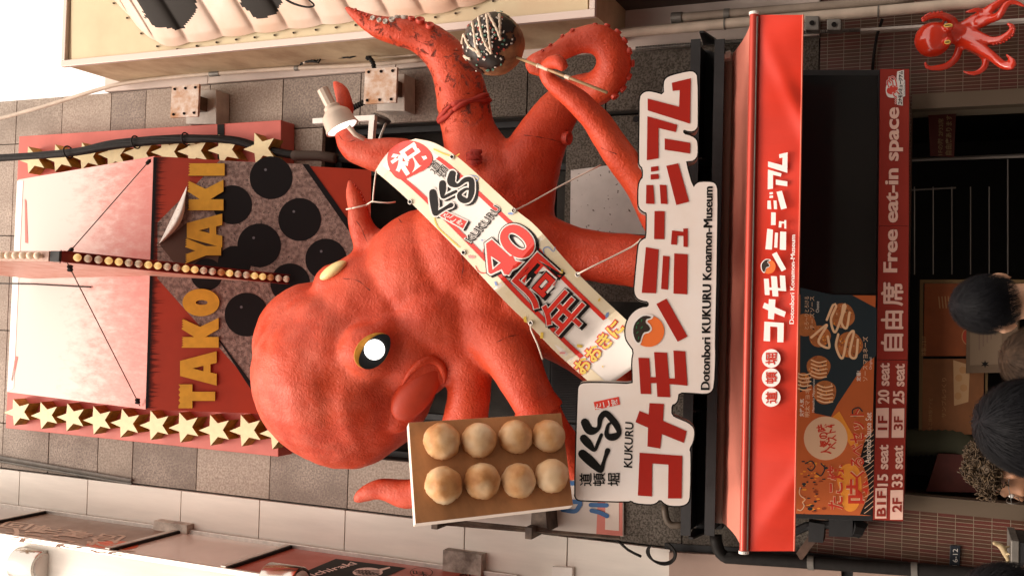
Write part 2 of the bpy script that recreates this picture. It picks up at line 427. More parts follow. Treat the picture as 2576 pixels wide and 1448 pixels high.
# rail with bolts below the board
mb = MB(); Y = 8.3
a, b = P(1100, 1318, Y), P(1235, 1340, Y)
mb.tube([P(1098, 1314, Y), P(1560, 1352, Y)], .018, 4); mb.tube([P(1110, 1306, Y), P(1380, 1332, Y)], .012, 4)
for x, y in ((1108, 1310), (1342, 1334)):
    mb.obox(P(x, y, Y), (.05, 0, 0), (0, .12, 0), (0, 0, .03)); mb.cyl(P(x-3, y-10, Y), P(x-3, y+12, Y), .02, n=6)
mb.slab([P(1338, 1272, Y), P(1372, 1272, Y), P(1376, 1338, Y), P(1334, 1340, Y)], Vector((0, .3, 0)))
mb.build('bracket_rail', mat('rail_rust', (.13, .095, .07), .6, metal=.3, var2=(.05, .035, .028), var=1, vscale=8), shop)
# gutter on the left edge
mb = MB(); mb.tube([P(-20, 1146, YW-.02), P(332, 1208, YW-.02)], .022, 6); mb.tube([P(-20, 1156, YW-.01), P(332, 1217, YW-.01)], .015, 6)
mb.build('edge_gutter', grey_metal, shop)

# ------------------------------------------------------------------ mosaic tiled shop front
tile = bpy.data.materials.new('mosaic_tile'); tile.use_nodes = True
N, L, B = nodes(tile)
tc = N.new('ShaderNodeTexCoord'); sx = N.new('ShaderNodeSeparateXYZ'); cx = N.new('ShaderNodeCombineXYZ'); L.new(tc.outputs['Object'], sx.inputs[0])
L.new(sx.outputs['Z'], cx.inputs['X']); L.new(sx.outputs['X'], cx.inputs['Y'])
br = N.new('ShaderNodeTexBrick'); br.offset = 0; br.inputs['Scale'].default_value = 1; br.inputs['Brick Width'].default_value = .128; br.inputs['Row Height'].default_value = .029
br.inputs['Mortar Size'].default_value = .0022; br.inputs['Mortar Smooth'].default_value = .1; L.new(cx.outputs[0], br.inputs['Vector'])
br.inputs['Color1'].default_value = (.125, .028, .020, 1); br.inputs['Color2'].default_value = (.085, .038, .020, 1); br.inputs['Mortar'].default_value = (.26, .21, .15, 1)
ns = N.new('ShaderNodeTexNoise'); ns.inputs['Scale'].default_value = 2.2; L.new(tc.outputs['Object'], ns.inputs['Vector'])
mr = N.new('ShaderNodeMapRange'); L.new(ns.outputs['Fac'], mr.inputs[0]); mr.inputs[3].default_value = .55; mr.inputs[4].default_value = 1.25
mx = N.new('ShaderNodeMix'); mx.data_type = 'RGBA'; mx.blend_type = 'MULTIPLY'; mx.inputs[0].default_value = 1; L.new(br.outputs['Color'], mx.inputs[6]); L.new(mr.outputs[0], mx.inputs[7])
L.new(mx.outputs[2], B.inputs['Base Color']); B.inputs['Roughness'].default_value = .4
bp = N.new('ShaderNodeBump'); bp.inputs['Strength'].default_value = .4; bp.inputs['Distance'].default_value = .004; L.new(br.outputs['Fac'], bp.inputs['Height']); bp.invert = True; L.new(bp.outputs[0], B.inputs['Normal'])
ent_x0, ent_x1 = P(2400, 1262, YW).x, P(2400, 262, YW).x
mb = MB()
mb.box(XL-.1, ent_x0, YW+.02, YW+.5, .12, zb-.003); mb.box(ent_x1, XR+.5, YW+.02, YW+.5, .12, zb-.003)
mb.box(ent_x0, ent_x1, YW+.02, YW+.4, P(2285, 700, YW).z, zb-.003)
mb.build('tiled_front', tile, shop)
for x in (ent_x0-.03, ent_x1+.03):
    mb = MB(); mb.box(x-.06, x+.06, YW-.03, YW+.1, .12, P(2286, 700, YW).z); mb.build('door_frame', mat('bronze_frame', (.16, .12, .085), .45, metal=.4), shop)
# room behind the entrance
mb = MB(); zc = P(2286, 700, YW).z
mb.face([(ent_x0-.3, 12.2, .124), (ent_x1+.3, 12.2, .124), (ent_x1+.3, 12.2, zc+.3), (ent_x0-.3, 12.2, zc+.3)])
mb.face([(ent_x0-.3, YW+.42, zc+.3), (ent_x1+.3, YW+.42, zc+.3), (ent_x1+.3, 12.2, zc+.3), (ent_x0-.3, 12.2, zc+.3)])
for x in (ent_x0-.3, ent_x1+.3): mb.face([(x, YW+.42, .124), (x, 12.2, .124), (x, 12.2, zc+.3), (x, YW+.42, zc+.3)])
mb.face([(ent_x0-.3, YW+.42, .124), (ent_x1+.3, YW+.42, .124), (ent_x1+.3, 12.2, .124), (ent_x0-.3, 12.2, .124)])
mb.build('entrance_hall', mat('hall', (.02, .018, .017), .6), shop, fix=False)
mb = MB(); Yh = 9.4
for k in range(7):
    x = 2300+k*47; mb.tube([P(x, 690, Yh), P(x, 470 if k < 5 else 400, Yh)], .006, 6)
mb.tube([P(2290, 478, Yh), P(2405, 472, Yh)], .008, 6); mb.tube([P(2290, 402, Yh), P(2576, 392, Yh)], .018, 6)
mb.build('stair_railing', mat('rail_metal', (.30, .27, .25), .35, metal=.6), shop)

# ================================================================== neighbour on the left (white panels)
left = thing('white_building', 'white panelled building at the left of the octopus shop', 'building', (XL-3, YW+1, 0))
mb = MB(); zj = [Zof(x, 1300) for x in (-200, 49, 221, 457, 655, 871, 1172, 1431, 1690)]
for i in range(len(zj)-1):
    for k in range(5):
        x1 = XL-.012-k*1.6
        mb.slab([(x1-1.594, YW-.02, zj[i+1]+.006), (x1, YW-.02, zj[i+1]+.006), (x1, YW-.02, zj[i]-.006), (x1-1.594, YW-.02, zj[i]-.006)], Vector((0, .05, 0)))
mb.build('cladding', white_panel, left)
mb = MB(); mb.box(XL-30, XL-.02, YW+.035, YW+3, 0, zj[0]+.5); mb.build('wall', mat('plain_render', (.30, .27, .24), .8), left)  # wall carried on far out of view to darken the lower street
mb = MB(); S = PL(YW-.25)
sooty = 0
for q in ((405, 487, 1304, 1345), (1128, 1222, 1376, 1440)):
    mb = MB(); a, b = P(q[0], q[2], YW-.02), P(q[1], q[3], YW-.02); mb.box(b.x-.1, a.x, YW-.13, YW-.021, b.z, a.z); mb.build('ledge', mat('sooty_panel', (.72, .64, .55), .5, var2=(.12, .09, .07), var=1, vscale=3), left)
Y = YW-.06
mb = MB(); S = PL(Y)
mb.slab([S(1683, 1388), S(2116, 1411), S(2116, 1600), S(1683, 1600)], Vector((0, .05, 0)))
mb.slab([S(2146, 1417), S(2420, 1436), S(2420, 1600), S(2146, 1600)], Vector((0, .05, 0)))
mb.build('lower_panel', mat('taupe_panel', (.36, .25, .20), .45, var=.15, vscale=2), left)
mb = MB(); mb.slab([S(1668, 1368), S(1950, 1385), S(2620, 1449), S(2620, 1700), S(1668, 1620)], Vector((0, .04, 0))); 
o = mb.build('lower_wall', black, left); o.location.y += .051
mb = MB(); S = PL(YW-.07); mb.slab([S(1388, 1424), S(1440, 1427), S(1440, 1470), S(1388, 1470)], Vector((0, .05, 0))); mb.build('junction_plate', white_paint, left, bevel=.004)

# pipes by the left corner
t = thing('drain_pipe', 'black drain pipe running down beside the taupe panels', 'pipe', P(2200, 1410, YW-.16))
mb = MB(); Yp = YW-.16
mb.tube(catmull_pts := [Vector(p[:3]) for p in catmull([tuple(P(1800, 1345, Yp)), tuple(P(1806, 1378, Yp)), tuple(P(1822, 1398, Yp)), tuple(P(1850, 1402, Yp)), tuple(P(2040, 1414, Yp)), tuple(P(2600, 1452, Yp))], .1)], .05, 14)
mb.build('pipe', rubber, t, smooth=True)
for x, y in ((2040, 1414), (2300, 1431)):
    mb = MB(); a, b = P(x-8, y, Yp), P(x+8, y+1, Yp); mb.cyl(a, b, .058, n=16); mb.build('collar', grey_metal, t)
t = thing('stub_pipe', 'short bent brown pipe stub under the white lettered sign', 'pipe', P(1690, 1310, 8.5))
mb = MB(); mb.tube([Vector(p[:3]) for p in catmull([tuple(P(1672, 1270, 8.5)), tuple(P(1676, 1302, 8.5)), tuple(P(1690, 1320, 8.5)), tuple(P(1722, 1318, 8.5))], .05)], .03, 12)
mb.build('pipe', mat('brown_pipe', (.10, .075, .055), .5), t, smooth=True)
t = thing('cable_coil', 'coil of black cable hanging on the white panel wall', 'cable', P(1650, 1385, 8.4))
mb = MB()
for k in range(7):
    pts = []
    for i in range(30):
        a = math.pi*(.25+1.55*i/29)*1.0
        pts.append(P(1662-34*math.sin(a)*(1+.04*math.sin(k*2))-math.cos(a)*6+k*.7, 1390-math.cos(a)*(24+k*.9), 8.42-.012*k))
    mb.tube(pts, .008, 6)
mb.build('cable', rubber, t, smooth=True)
mb = MB(); mb.tube([Vector(p[:3]) for p in catmull([tuple(P(1468, 1350, 8.45)), tuple(P(1540, 1352, 8.45)), tuple(P(1580, 1382, 8.45)), tuple(P(1612, 1398, 8.4))], .05)], .012, 8); mb.build('cable_end', rubber, t, smooth=True)

# ------------------------------------------------------------------ projecting sign of the left neighbour
bx = P(620, 1359, YW-.05).x                                    # the plane its right-hand face lies in
def PX(X): return lambda x, y, l=0.0: CAM + ray(x, y)*((X+l)/ray(x, y).x)
SX = PX(bx)
yb = YW-.06; yf = SX(400, 1408).y
zA1, zA0 = SX(-200, 1280).z, SX(1320, 1446).z
ps = thing('projecting_sign', 'tall white framed box sign with brown, blank and red panels on the white building', 'sign', (bx-.4, yf, zA0))
mb = MB(); mb.box(bx-1.2, bx-.02, yf+.02, yb, zA0, zA1+1); mb.build('sign_box', white_panel, ps)
zd1, zd2 = SX(200, 1304).z, SX(460, 1338).z
zdiv = [zA1+1, SX(98, 1292).z, SX(452, 1337).z, SX(738, 1372).z, zA0]
brown_p = mat('brown_film', (.26, .165, .115), .35, var=.25, vscale=3); blank_p = mat('blank_film', (.64, .55, .48), .22, var=.1, vscale=2); red_p = mat('dull_red_film', (.42, .075, .04), .4, var=.2, vscale=4)
for i, m in enumerate((mat('grey_film', (.40, .36, .33), .3), brown_p, blank_p, red_p)):
    mb = MB(); mb.slab([(bx, yf+.03, zdiv[i+1]+.03), (bx, yb-.03, zdiv[i+1]+.03), (bx, yb-.03, zdiv[i]-.03), (bx, yf+.03, zdiv[i]-.03)], Vector((-.02, 0, 0)))
    o = mb.build('sign_panel', m, ps)
    if i == 1:
        q = MB()
        for k in range(3):
            text(q, ['回転寿司', 'たこ焼', 'もり飯'][k], (20+k*12, 1308+k*17), (300, 38+k*2), (-26, 16), SX, .004+k*.001, .02, 0)
        decal(q, [circle(282, 1371, 66, 28, 12, .1)], SX, .003, 1)
        q.build('lettering', [mat('tan_print', (.48, .34, .25), .4), mat('orange_print', (.62, .12, .05), .4)], o, fix=False)
    if i == 3:
        q = MB()
        decal(q, [[(758, 1440), (845, 1404), (1022, 1427), (935, 1465), (770, 1452)]], SX, .003, 0)
        text(q, 'ichiraki', (792, 1448), (108, -31), (-18, -6), SX, .006, .015, 1)
        decal(q, [circle(925, 1438, 38, 28, 12)], SX, .005, 1)
        for k in range(-2, 3):
            decal(q, [[(900+k*9, 1432), (903+k*9, 1431.5), (936+k*9, 1444), (933+k*9, 1444.5)]], SX, .007+.0005*k, 0)
        for k in range(-1, 3): decal(q, [[(895, 1437+k*4), (895, 1438.2+k*4), (955, 1439.2+k*4-2), (955, 1438+k*4-2)]], SX, .009+.0003*k, 0)
        decal(q, [[(948, 1431), (980, 1424), (982, 1427), (955, 1436)]], SX, .0055, 1)
        for r, l in ((29, .003), (27, .0045)): decal(q, [circle(1060, 1438, r, 28, r*.42)], SX, l, 0 if r == 29 else 2)
        text(q, '味', (1040, 1444), (40, 6), (-3, -12), SX, .006, .0, 0)
        text(q, '粉もん', (1165, 1452), (90, -22), (-14, -8), SX, .004, .03, 0)
        q.build('lettering', [ink, mat('pale_pink_print', (.75, .55, .48), .4), red_p], o, fix=False)
mb = MB()
for z in zdiv: mb.box(bx-.01, bx+.035, yf+.02, yb, z-.03, z+.03)
mb.box(bx-.01, bx+.04, yb-.03, yb+.02, zA0, zA1+1); mb.box(bx-.03, bx+.02, yf, yf+.035, zA0, zA1+1)
mb.build('sign_frame', alu, ps, bevel=.004)
mb = MB()
for k, z in enumerate(zdiv[1:-1]): mb = MB(); mb.box(bx+.0, bx+.03, yf+.04, yb-.04, z-.055, z-.031); mb.build('frame_gasket', rubber, ps)
# steel drums on its front
for (px, py, r) in ((60, 1425, .16), (700, 1475, .17)):
    c = P(px, py, yf-.12)
    t = thing('wall_lamp', 'polished steel drum lamp on the %s of the projecting sign' % ('upper front' if px < 200 else 'middle front'), 'lamp', c, 'steel drum lamps on the projecting sign')
    mb = MB(); mb.lathe(c+Vector((0, .1, -.16)), (0, 0, 1), [(0, r*.96), (.01, r), (.33, r), (.34, r*.96)], 32); mb.build('drum', steel, t, smooth=True, angle=40)
    mb = MB(); mb.lathe(c+Vector((0, .1, -.172)), (0, 0, 1), [(0, r*.75), (.012, r*.8)], 32); mb.build('lens', white_paint, t)
    mb = MB(); mb.box(c.x-.05, c.x+.05, c.y+.2, yf+.03, c.z-.05, c.z+.05); mb.build('bracket', steel, t)

# ================================================================== neighbour on the right
SXR = XR
rb = thing('right_building', 'dim brown building at the right behind the pipes', 'building', (XR+3, YW+1, 0))
mb = MB(); mb.box(XR+.32, XR+30, YW+.05, YW+3, 0, P(275, 200, YW).z); mb.build('wall', mat('brown_wall', (.040, .026, .018), .7, var=.3, vscale=2), rb)  # likewise carried on out of view to close off light from the side
mb = MB(); zt2 = P(268, 215, YW).z
zz = [zt2, P(528, 185, YW).z, P(1000, 150, YW).z, P(1500, 120, YW).z, zb]
for i in range(4): mb.box(XR+.005, XR+.36, YW-.03, YW+.045, zz[i+1]+.005, zz[i]-.005)
mb.build('edge_trim', mat('pinkish_trim', (.66, .56, .50), .5, var=.15, vscale=3), rb)
mb = MB(); mb.box(XR+.36, XR+3, 7.6, YW+.04, P(1490, 60, 8.2).z-1.2, P(1500, 30, 8.2).z-.05); mb.build('eave', mat('eave_brown', (.05, .033, .025), .7), rb)
# projecting fluted sign
fr0 = P(166, 166, 7.75); sgx = fr0.x
SXG = PX(sgx); yfr = 7.75; sgT, sgB = fr0.z, SXG(1488, 31).z
sg = thing('fluted_sign', 'cream box sign with fluted relief and ragged black spots', 'sign', (sgx+1, yfr, sgB))
face_m = mat('yellow_cream', (.64, .55, .35), .4, var2=(.60, .45, .28), var=1, vscale=1.3); side_m = mat('cream_side', (.62, .50, .32), .45, var2=(.36, .25, .15), var=1, vscale=1.6, stretch=(1, 1, 1.5))
mb = MB(); mb.box(sgx, sgx+3.2, yfr, YW-.04, sgB, sgT); mb.build('sign_box', side_m, sg)
S = PL(yfr-.02)
mb = MB(); mb.slab([S(176, -400), S(180, 156), S(1478, 26), S(1478, -400)], Vector((0, .015, 0))); mb.build('face_panel', face_m, sg)
mb = MB()
mb.slab([Vector((sgx-.02, yfr-.05, sgB-.01)), Vector((sgx+.045, yfr-.05, sgB-.01)), Vector((sgx+.045, yfr-.05, sgT+.02)), Vector((sgx-.02, yfr-.05, sgT+.02))], Vector((0, .05, 0)))
mb.slab([Vector((sgx+.045, yfr-.05, sgT-.03)), Vector((sgx+3.2, yfr-.05, sgT-.03)), Vector((sgx+3.2, yfr-.05, sgT+.02)), Vector((sgx+.045, yfr-.05, sgT+.02))], Vector((0, .05, 0)))
mb.slab([Vector((sgx+.045, yfr-.05, sgB-.01)), Vector((sgx+3.2, yfr-.05, sgB-.01)), Vector((sgx+3.2, yfr-.05, sgB+.04)), Vector((sgx+.045, yfr-.05, sgB+.04))], Vector((0, .05, 0)))
mb.build('sign_frame', mat('frame_pinkgrey', (.62, .51, .45), .4, metal=.2), sg, bevel=.005)
# fluted relief: ribs sweep from the scalloped lower edge up to the left
edge = [(268, -20), (300, 10), (345, 62), (395, 104), (440, 112), (520, 98), (600, 86), (690, 76), (800, 62), (900, 50), (1000, 40), (1100, 30), (1180, 12), (1240, -10), (1300, -60)]
ed = catmull(edge, 6); ne = len(ed)
def rib(u, v):
    k = u*(ne-1); i = min(int(k), ne-2); t = k-i; ex, ey = ed[i][0]*(1-t)+ed[i+1][0]*t, ed[i][1]*(1-t)+ed[i+1][1]*t
    ph = u*13.0; f = ph-math.floor(ph); sc = 4*f*(1-f)
    x = ex-150*v-60*v*v*1.0; y = ey-260*v-60*v*v + (0 if v > 0 else 0) + sc*5*(1-v)
    bul = .26*math.sin(min(1, v*1.4+.02)*math.pi/2)+.006
    rz = .034*(f**.6)*(1-f**10)*min(1, v*12+.12)
    return P(x, y, yfr-.03-bul-rz)
def spot(i, j):
    u, v = (i+.5)/340, (j+.5)/70; k = u*(ne-1); i0 = min(int(k), ne-2); ex, ey = ed[i0][0], ed[i0][1]
    x, y = ex-150*v-60*v*v, ey-260*v-60*v*v
    jg = .10*mnoise.noise((x*.09, y*.09, 2.0))+.10*mnoise.noise((x*.03, y*.03, 9.0))
    a = math.hypot((x-418)/74-(y-0)*.002, (y+10)/82); b = math.hypot((x-655)/56, (y+12)/56)
    return 1 if min(a, b) < 1+jg else 0
mb = MB(); mb.grid(rib, 340, 70, spot)
mb.build('fluted_relief', [mat('relief_cream', (.70, .56, .46), .45, var2=(.64, .42, .29), var=1, vscale=1.6), mat('relief_black', (.022, .018, .015), .6, spec=.12)], sg, smooth=True, fix=False)
mb = MB()
for i in range(22):
    k = min(ne-1, int((i+.5)/22*(ne-1))); x, y = ed[k][0], ed[k][1]+13; mb = MB(); mb.cyl(P(x, y, yfr-.045), P(x, y, yfr-.02), .010, n=8)
    mb.build('rivet', mat('rivet', (.12, .09, .07), .5, metal=.5), sg)
mb = MB(); strokes(mb, [(700, -30, 2.5), (712, -8, 3), (735, 8, 3), (770, 18, 2.5), (790, 14, 2.5), (775, -2, 2), (760, -20, 2)], PL(yfr-.44), 0); mb.build('painted_leaf', ink, sg, fix=False)

# pipes along the right neighbour
def pipe(name, label, pts, r, Y, m, part='tube', ties=(), group=None):
    t = thing(name, label, 'pipe', P(pts[0][0], pts[0][1], Y), group)
    mb = MB(); q = [Vector(p[:3]) for p in catmull([tuple(P(x, y, Y)) for x, y in pts], .15)]; mb.tube(q, r, 14); mb.build(part, m, t, smooth=True)
    for (x0, y0, x1, y1, k) in ties:
        mb = MB(); mb.cyl(P(x0, y0, Y), P(x1, y1, Y), r*k, n=14); mb.build('pipe_clip', grey_metal, t)
    return t
pipe('conduit', 'thin pale conduit bowing out from the sky down the trim', [(-60, 310), (0, 298), (110, 268), (250, 225), (330, 207), (480, 190), (620, 180), (760, 171), (900, 165), (1075, 150)], .022, 8.42, pipe_m, ties=((528, 187, 552, 185, 1.25), (742, 172.5, 752, 171.5, 1.2)))
pipe('conduit', 'short pale conduit stub beside the peeling raised tentacle', [(930, 142), (1000, 139), (1060, 136)], .02, 8.42, pipe_m)
pipe('downpipe', 'lower of the two fat beige pipes beside the awning', [(1500, 91), (1569, 83), (1700, 72), (1887, 55), (2200, 30), (2420, 10), (2700, -14)], .043, 8.3, pipe_m, ties=((1822, 61, 1826, 60.7, 1.1), (2208, 29.6, 2212, 29.3, 1.1)), group='beige pipes beside the awning')
pipe('downpipe', 'upper of the two fat beige pipes with the stepped joint', [(1698, 46), (1820, 36), (2075, 16), (2300, -4)], .038, 8.35, mat('dim_pipe', (.30, .24, .19), .6, var=.2), ties=((1690, 46.7, 1716, 44.6, 1.25), (1822, 36, 1836, 35, 1.15)), group='beige pipes beside the awning')
t = thing('flexible_conduit', 'grey corrugated conduit running along the stone edge', 'conduit', P(1600, 122, 8.5))
mb = MB(); n = 150
mb.tube([P(1600+300*i/n, 122.5-22*i/n, 8.5) for i in range(n+1)], [.014 if i % 2 else .019 for i in range(n+1)], 8); mb.build('tube', grey_metal, t)
for (x0, x1, y0, y1, lab) in ((2025, 2060, 40, 76, 'taller grey junction box on the pipes above the tiles'), (2080, 2116, 48, 76, 'squat grey junction box on the pipes above the tiles')):
    t = thing('junction_box', lab, 'box', P((x0+x1)/2, (y0+y1)/2, 8.3)); S = PL(8.25)
    mb = MB(); mb.slab([S(x0, y0), S(x1, y0), S(x1, y1), S(x0, y1)], Vector((0, .12, 0))); mb.build('case', grey_metal, t, bevel=.008)
    mb = MB(); mb.cyl(P((x0+x1)/2, (y0+y1)/2, 8.25), P((x0+x1)/2, (y0+y1)/2, 8.235), .02, n=12); mb.build('cover_cap', rubber, t)
t = thing('cable_conduit', 'grey conduit strip along the top of the right tiles', 'conduit', P(2160, 80, 8.5)); S = PL(8.5)
mb = MB(); mb.slab([S(2164, 72), S(2600, 44), S(2600, 51), S(2164, 79)], Vector((0, .08, 0))); mb.build('white_trunking', white_paint, t, bevel=.004)
mb = MB(); nn = 60; mb.tube([P(2018+145*i/nn, 82-6*i/nn, 8.5) for i in range(nn+1)], [.012 if i % 2 else .017 for i in range(nn+1)], 8); mb.build('corrugated_end', grey_metal, t)
t = thing('thin_cable', 'thin dark cable climbing the red tiles beside the screen', 'cable', P(2200, 120, 8.5))
mb = MB(); mb.tube([P(2220, 48, 8.5), P(2206, 90, 8.55), P(2198, 140, 8.58), P(2195, 176, 8.58)], .012, 8); mb.build('cable', rubber, t, smooth=True)
t = thing('wire_tangle', 'tangle of dark wires hanging from the fluted sign side', 'cable', P(790, 155, 8.4))
for k in range(7):
    mb = MB(); pts = [(755+4*k, 165-3*k), (765+6*k, 152+k), (800+3*k, 146-k*1.5+4*math.sin(k)), (850+5*k, 143+3*math.cos(k*2)), (890+2*k, 140-k)]
    mb.tube([Vector(p[:3]) for p in catmull([tuple(P(x, y, 8.35-.01*k)) for x, y in pts], .05)], .009, 6); mb.build('wire', pipe_m if k == 2 else rubber, t, smooth=True)

# ================================================================== unseen building added across the street to shade the lower front
op = thing('added_facing_building', 'unseen plain grey building added across the narrow street for shade', 'building', (0, -5, 0))
mb = MB(); mb.box(-40, 40, -8, -4.5, 0, 6.8); mb.build('wall', mat('facing_wall', (.28, .25, .22), .8, var=.3, vscale=1), op)
mb = MB()
for i in range(8):
    for k in range(2): mb.box(-13+i*3.4, -11+i*3.4, -4.5, -4.46, 1+k*2.9, 2.9+k*2.9)
mb.build('window_row', glass_dark, op)
# ================================================================== red board with stars behind the wedge
YB = 8.36
sb = thing('star_board', 'faded red board edged by two rows of raised yellow stars', 'sign board', P(700, 700, YB)); S = PL(YB)
mb = MB(); mb.slab([S(48, 343), S(707, 302), S(700, 1148), S(14, 1076)], Vector((0, YW-YB-.01, 0))); mb.build('board', [red_board], sb, bevel=.006)
mb = MB(); SD = PL(YB-.004); mb.slab([SD(547, 313), SD(564, 312), SD(565, 400), SD(548, 400)], Vector((0, -.004, 0))); mb.build('dark_patch', ink, sb)
starL = [(45, 1036), (114, 1044), (180, 1049), (247, 1056), (317, 1064), (391, 1069), (465, 1074), (542, 1081), (620, 1082), (697, 1088)]
starR = [(82, 402), (150, 398), (217, 394), (285, 390), (350, 385), (420, 382), (487, 380), (565, 377), (655, 374)]
for row in (starL, starR):
    for (x, y) in row:
        r = 35+8*x/650; depth = .16; jit = random.uniform(-.06, .06)
        pts = []
        for k in range(10):
            a = math.pi+jit+k*math.pi/5; q = r if k % 2 == 0 else r*.44
            pts.append(P(x+q*math.cos(a), y+q*math.sin(a)*.98, YB-depth))
        mb = MB(); mb.slab(pts, Vector((0, depth, 0)), 0, 1); mb.build('star', [cream, gold_side], sb)

# ================================================================== wedge shaped takoyaki board
Yr, Yt, Ybt = 7.36, 8.06, 8.44
a, b = P(390, 393, Yr), P(368, 1029, Yr)
SPt = plane3(P(390, 393, Yr), P(368, 1029, Yr), P(33, 720, Yt))
SPb = plane3(P(390, 393, Yr), P(368, 1029, Yr), P(930, 700, Ybt-.08))
wd = thing('takoyaki_board', 'wedge shaped board with pale pink top and yellow TAKOYAKI letters', 'sign board', P(640, 700, 8.3))
top = [SPt(47, 452), SPt(390, 393), SPt(368, 1029), SPt(20, 985)]; bot = [SPb(390, 393), SPb(934, 428), SPb(925, 1050), SPb(368, 1029)]
mb = MB()
bk = [Vector((v.x, YB-.012, v.z)) for v in (top[0], bot[1], bot[2], top[3])]
mb.face([bot[0], bot[1], bk[1], bk[0], top[0]]); mb.face([bot[3], bot[2], bk[2], bk[3], top[3]]); mb.face([top[0], top[3], bk[3], bk[0]]); mb.face([bot[1], bot[2], bk[2], bk[1]]); mb.face(bk)
mb.build('box', red_board, wd, fix=False)
pink = bpy.data.materials.new('faded_pink'); pink.use_nodes = True; N, L, B = nodes(pink)
tc = N.new('ShaderNodeTexCoord'); mp = N.new('ShaderNodeMapping'); mp.inputs['Scale'].default_value = (9, 9, .7); L.new(tc.outputs['Object'], mp.inputs[0])
n1 = N.new('ShaderNodeTexNoise'); n1.inputs['Scale'].default_value = 1.6; n1.inputs['Detail'].default_value = 8; n1.inputs['Roughness'].default_value = .7; L.new(mp.outputs[0], n1.inputs['Vector'])
sx = N.new('ShaderNodeSeparateXYZ'); L.new(tc.outputs['Object'], sx.inputs[0])
mr = N.new('ShaderNodeMapRange'); L.new(sx.outputs['Z'], mr.inputs[0])
zw = wd.location.z; mr.inputs[1].default_value = top[1].z-zw; mr.inputs[2].default_value = top[0].z-zw
mth = N.new('ShaderNodeMath'); mth.operation = 'MULTIPLY_ADD'; L.new(n1.outputs['Fac'], mth.inputs[0]); mth.inputs[1].default_value = .85; L.new(mr.outputs[0], mth.inputs[2])
rp = N.new('ShaderNodeValToRGB'); L.new(mth.outputs[0], rp.inputs[0]); e = rp.color_ramp.elements
e[0].position = .42; e[0].color = (.44, .085, .06, 1); e[1].position = .80; e[1].color = (.56, .31, .27, 1)
x = e.new(.58); x.color = (.47, .145, .115, 1); x = e.new(.68); x.color = (.49, .20, .165, 1); x = e.new(.98); x.color = (.61, .43, .385, 1)
L.new(rp.outputs[0], B.inputs['Base Color']); B.inputs['Roughness'].default_value = .45
mb = MB(); n = SPt.n; mb.slab([v+n*.006 for v in top], n*-.005); pt = mb.build('faded_panel', pink, wd)
mb = MB(); decal(mb, [[(43, 455), (58, 455), (34, 975), (18, 985)]], SPt, .010, 0); mb.build('worn_edge', white_paint, pt, fix=False)
mb = MB(); decal(mb, [[(63, 610), (70, 612), (66, 505), (62, 500)], [(38, 895), (45, 897), (32, 960), (28, 955)]], SPt, .010, 0); mb.build('scratch', red_board, pt, fix=False)
# the printed lower panel
print_red = mat('print_red', (.44, .045, .02), .42, var=.15, vscale=3)
grill = mat('print_grill', (.50, .35, .30), .42, var2=(.15, .092, .08), var=1, vscale=30, bump=.5, bscale=70, metal=.25, speck=((.06, .042, .036), 60, .12, .62))
mb = MB(); n = SPb.n; mb.slab([v+n*.006 for v in bot], n*-.005); pb = mb.build('printed_panel', print_red, wd)
mb = MB()
decal(mb, [[(396, 560), (552, 404), (772, 413), (935, 650), (930, 790), (650, 985), (396, 700)]], SPb, .009, 0)
for k, (x, y, r) in enumerate(((682, 447, 54), (585, 515, 49), (754, 552, 54), (652, 617, 55), (820, 652, 52), (730, 712, 50), (620, 791, 55), (590, 660, 42), (520, 690, 40), (700, 880, 46))):
    decal(mb, [circle(x, y, r, 36)], SPb, .0115+.0002*k, 1)
for k, (x, y) in enumerate(((668, 427), (739, 532), (638, 598), (808, 632), (607, 772))): decal(mb, [circle(x, y, 3.5, 8)], SPb, .015+.0002*k, 3)
decal(mb, [[(760, 412), (776, 413), (938, 640), (936, 668), (926, 650)]], SPb, .013, 1)
decal(mb, [[(544, 846), (556, 858), (650, 985), (640, 992)]], SPb, .013, 1)
decal(mb, [[(402, 616), (470, 560), (560, 600), (560, 690), (470, 700)]], SPb, .0105, 2)
# black fringe along the ridge
fr = [(386, 395)]
yy = 396
while yy < 1026:
    d = random.uniform(3, 10)+(10 if random.random() < .22 else 0); xx = 389-22*(yy-393)/636
    fr += [(xx+5, yy), (xx+7+d*1.6, yy+1.2), (xx+5, yy+2.4)]; yy += 3.2
fr += [(369, 1027), (366, 1027)]
decal(mb, [fr], SPb, .014, 1)
mb.build('print', [grill, mat('print_black', (.012, .010, .011), .5, spec=.15), mat('print_brown', (.10, .05, .035), .5), mat('print_glint', (.16, .15, .17), .4)], pb, fix=False)
# TAKOYAKI letters
GL = {'I': [(0, 0), (1, 0), (1, 1), (0, 1)],
 'K': [(0, 0), (.36, 0), (.36, .36), (.62, 0), (1, 0), (.70, .5), (.98, 1), (.62, 1), (.36, .66), (.36, 1), (0, 1)],
 'A': [(0, 0), (.34, 0), (.38, .17), (.5, .17), (.5, .36), (.42, .36), (.5, .66), (.58, .36), (.5, .36), (.5, .17), (.62, .17), (.66, 0), (1, 0), (.72, 1), (.28, 1)],
 'T': [(.31, 0), (.69, 0), (.69, .62), (1, .62), (1, 1), (0, 1), (0, .62), (.31, .62)],
 'Y': [(.32, 0), (.68, 0), (.68, .42), (1, 1), (.64, 1), (.5, .72), (.36, 1), (0, 1), (.32, .42)]}
oo = circle(.5, .5, .5, 36); ii = circle(.5, .48, .09, 16, .16); GL['O'] = oo+[oo[0]]+[ii[0]]+ii[::-1]
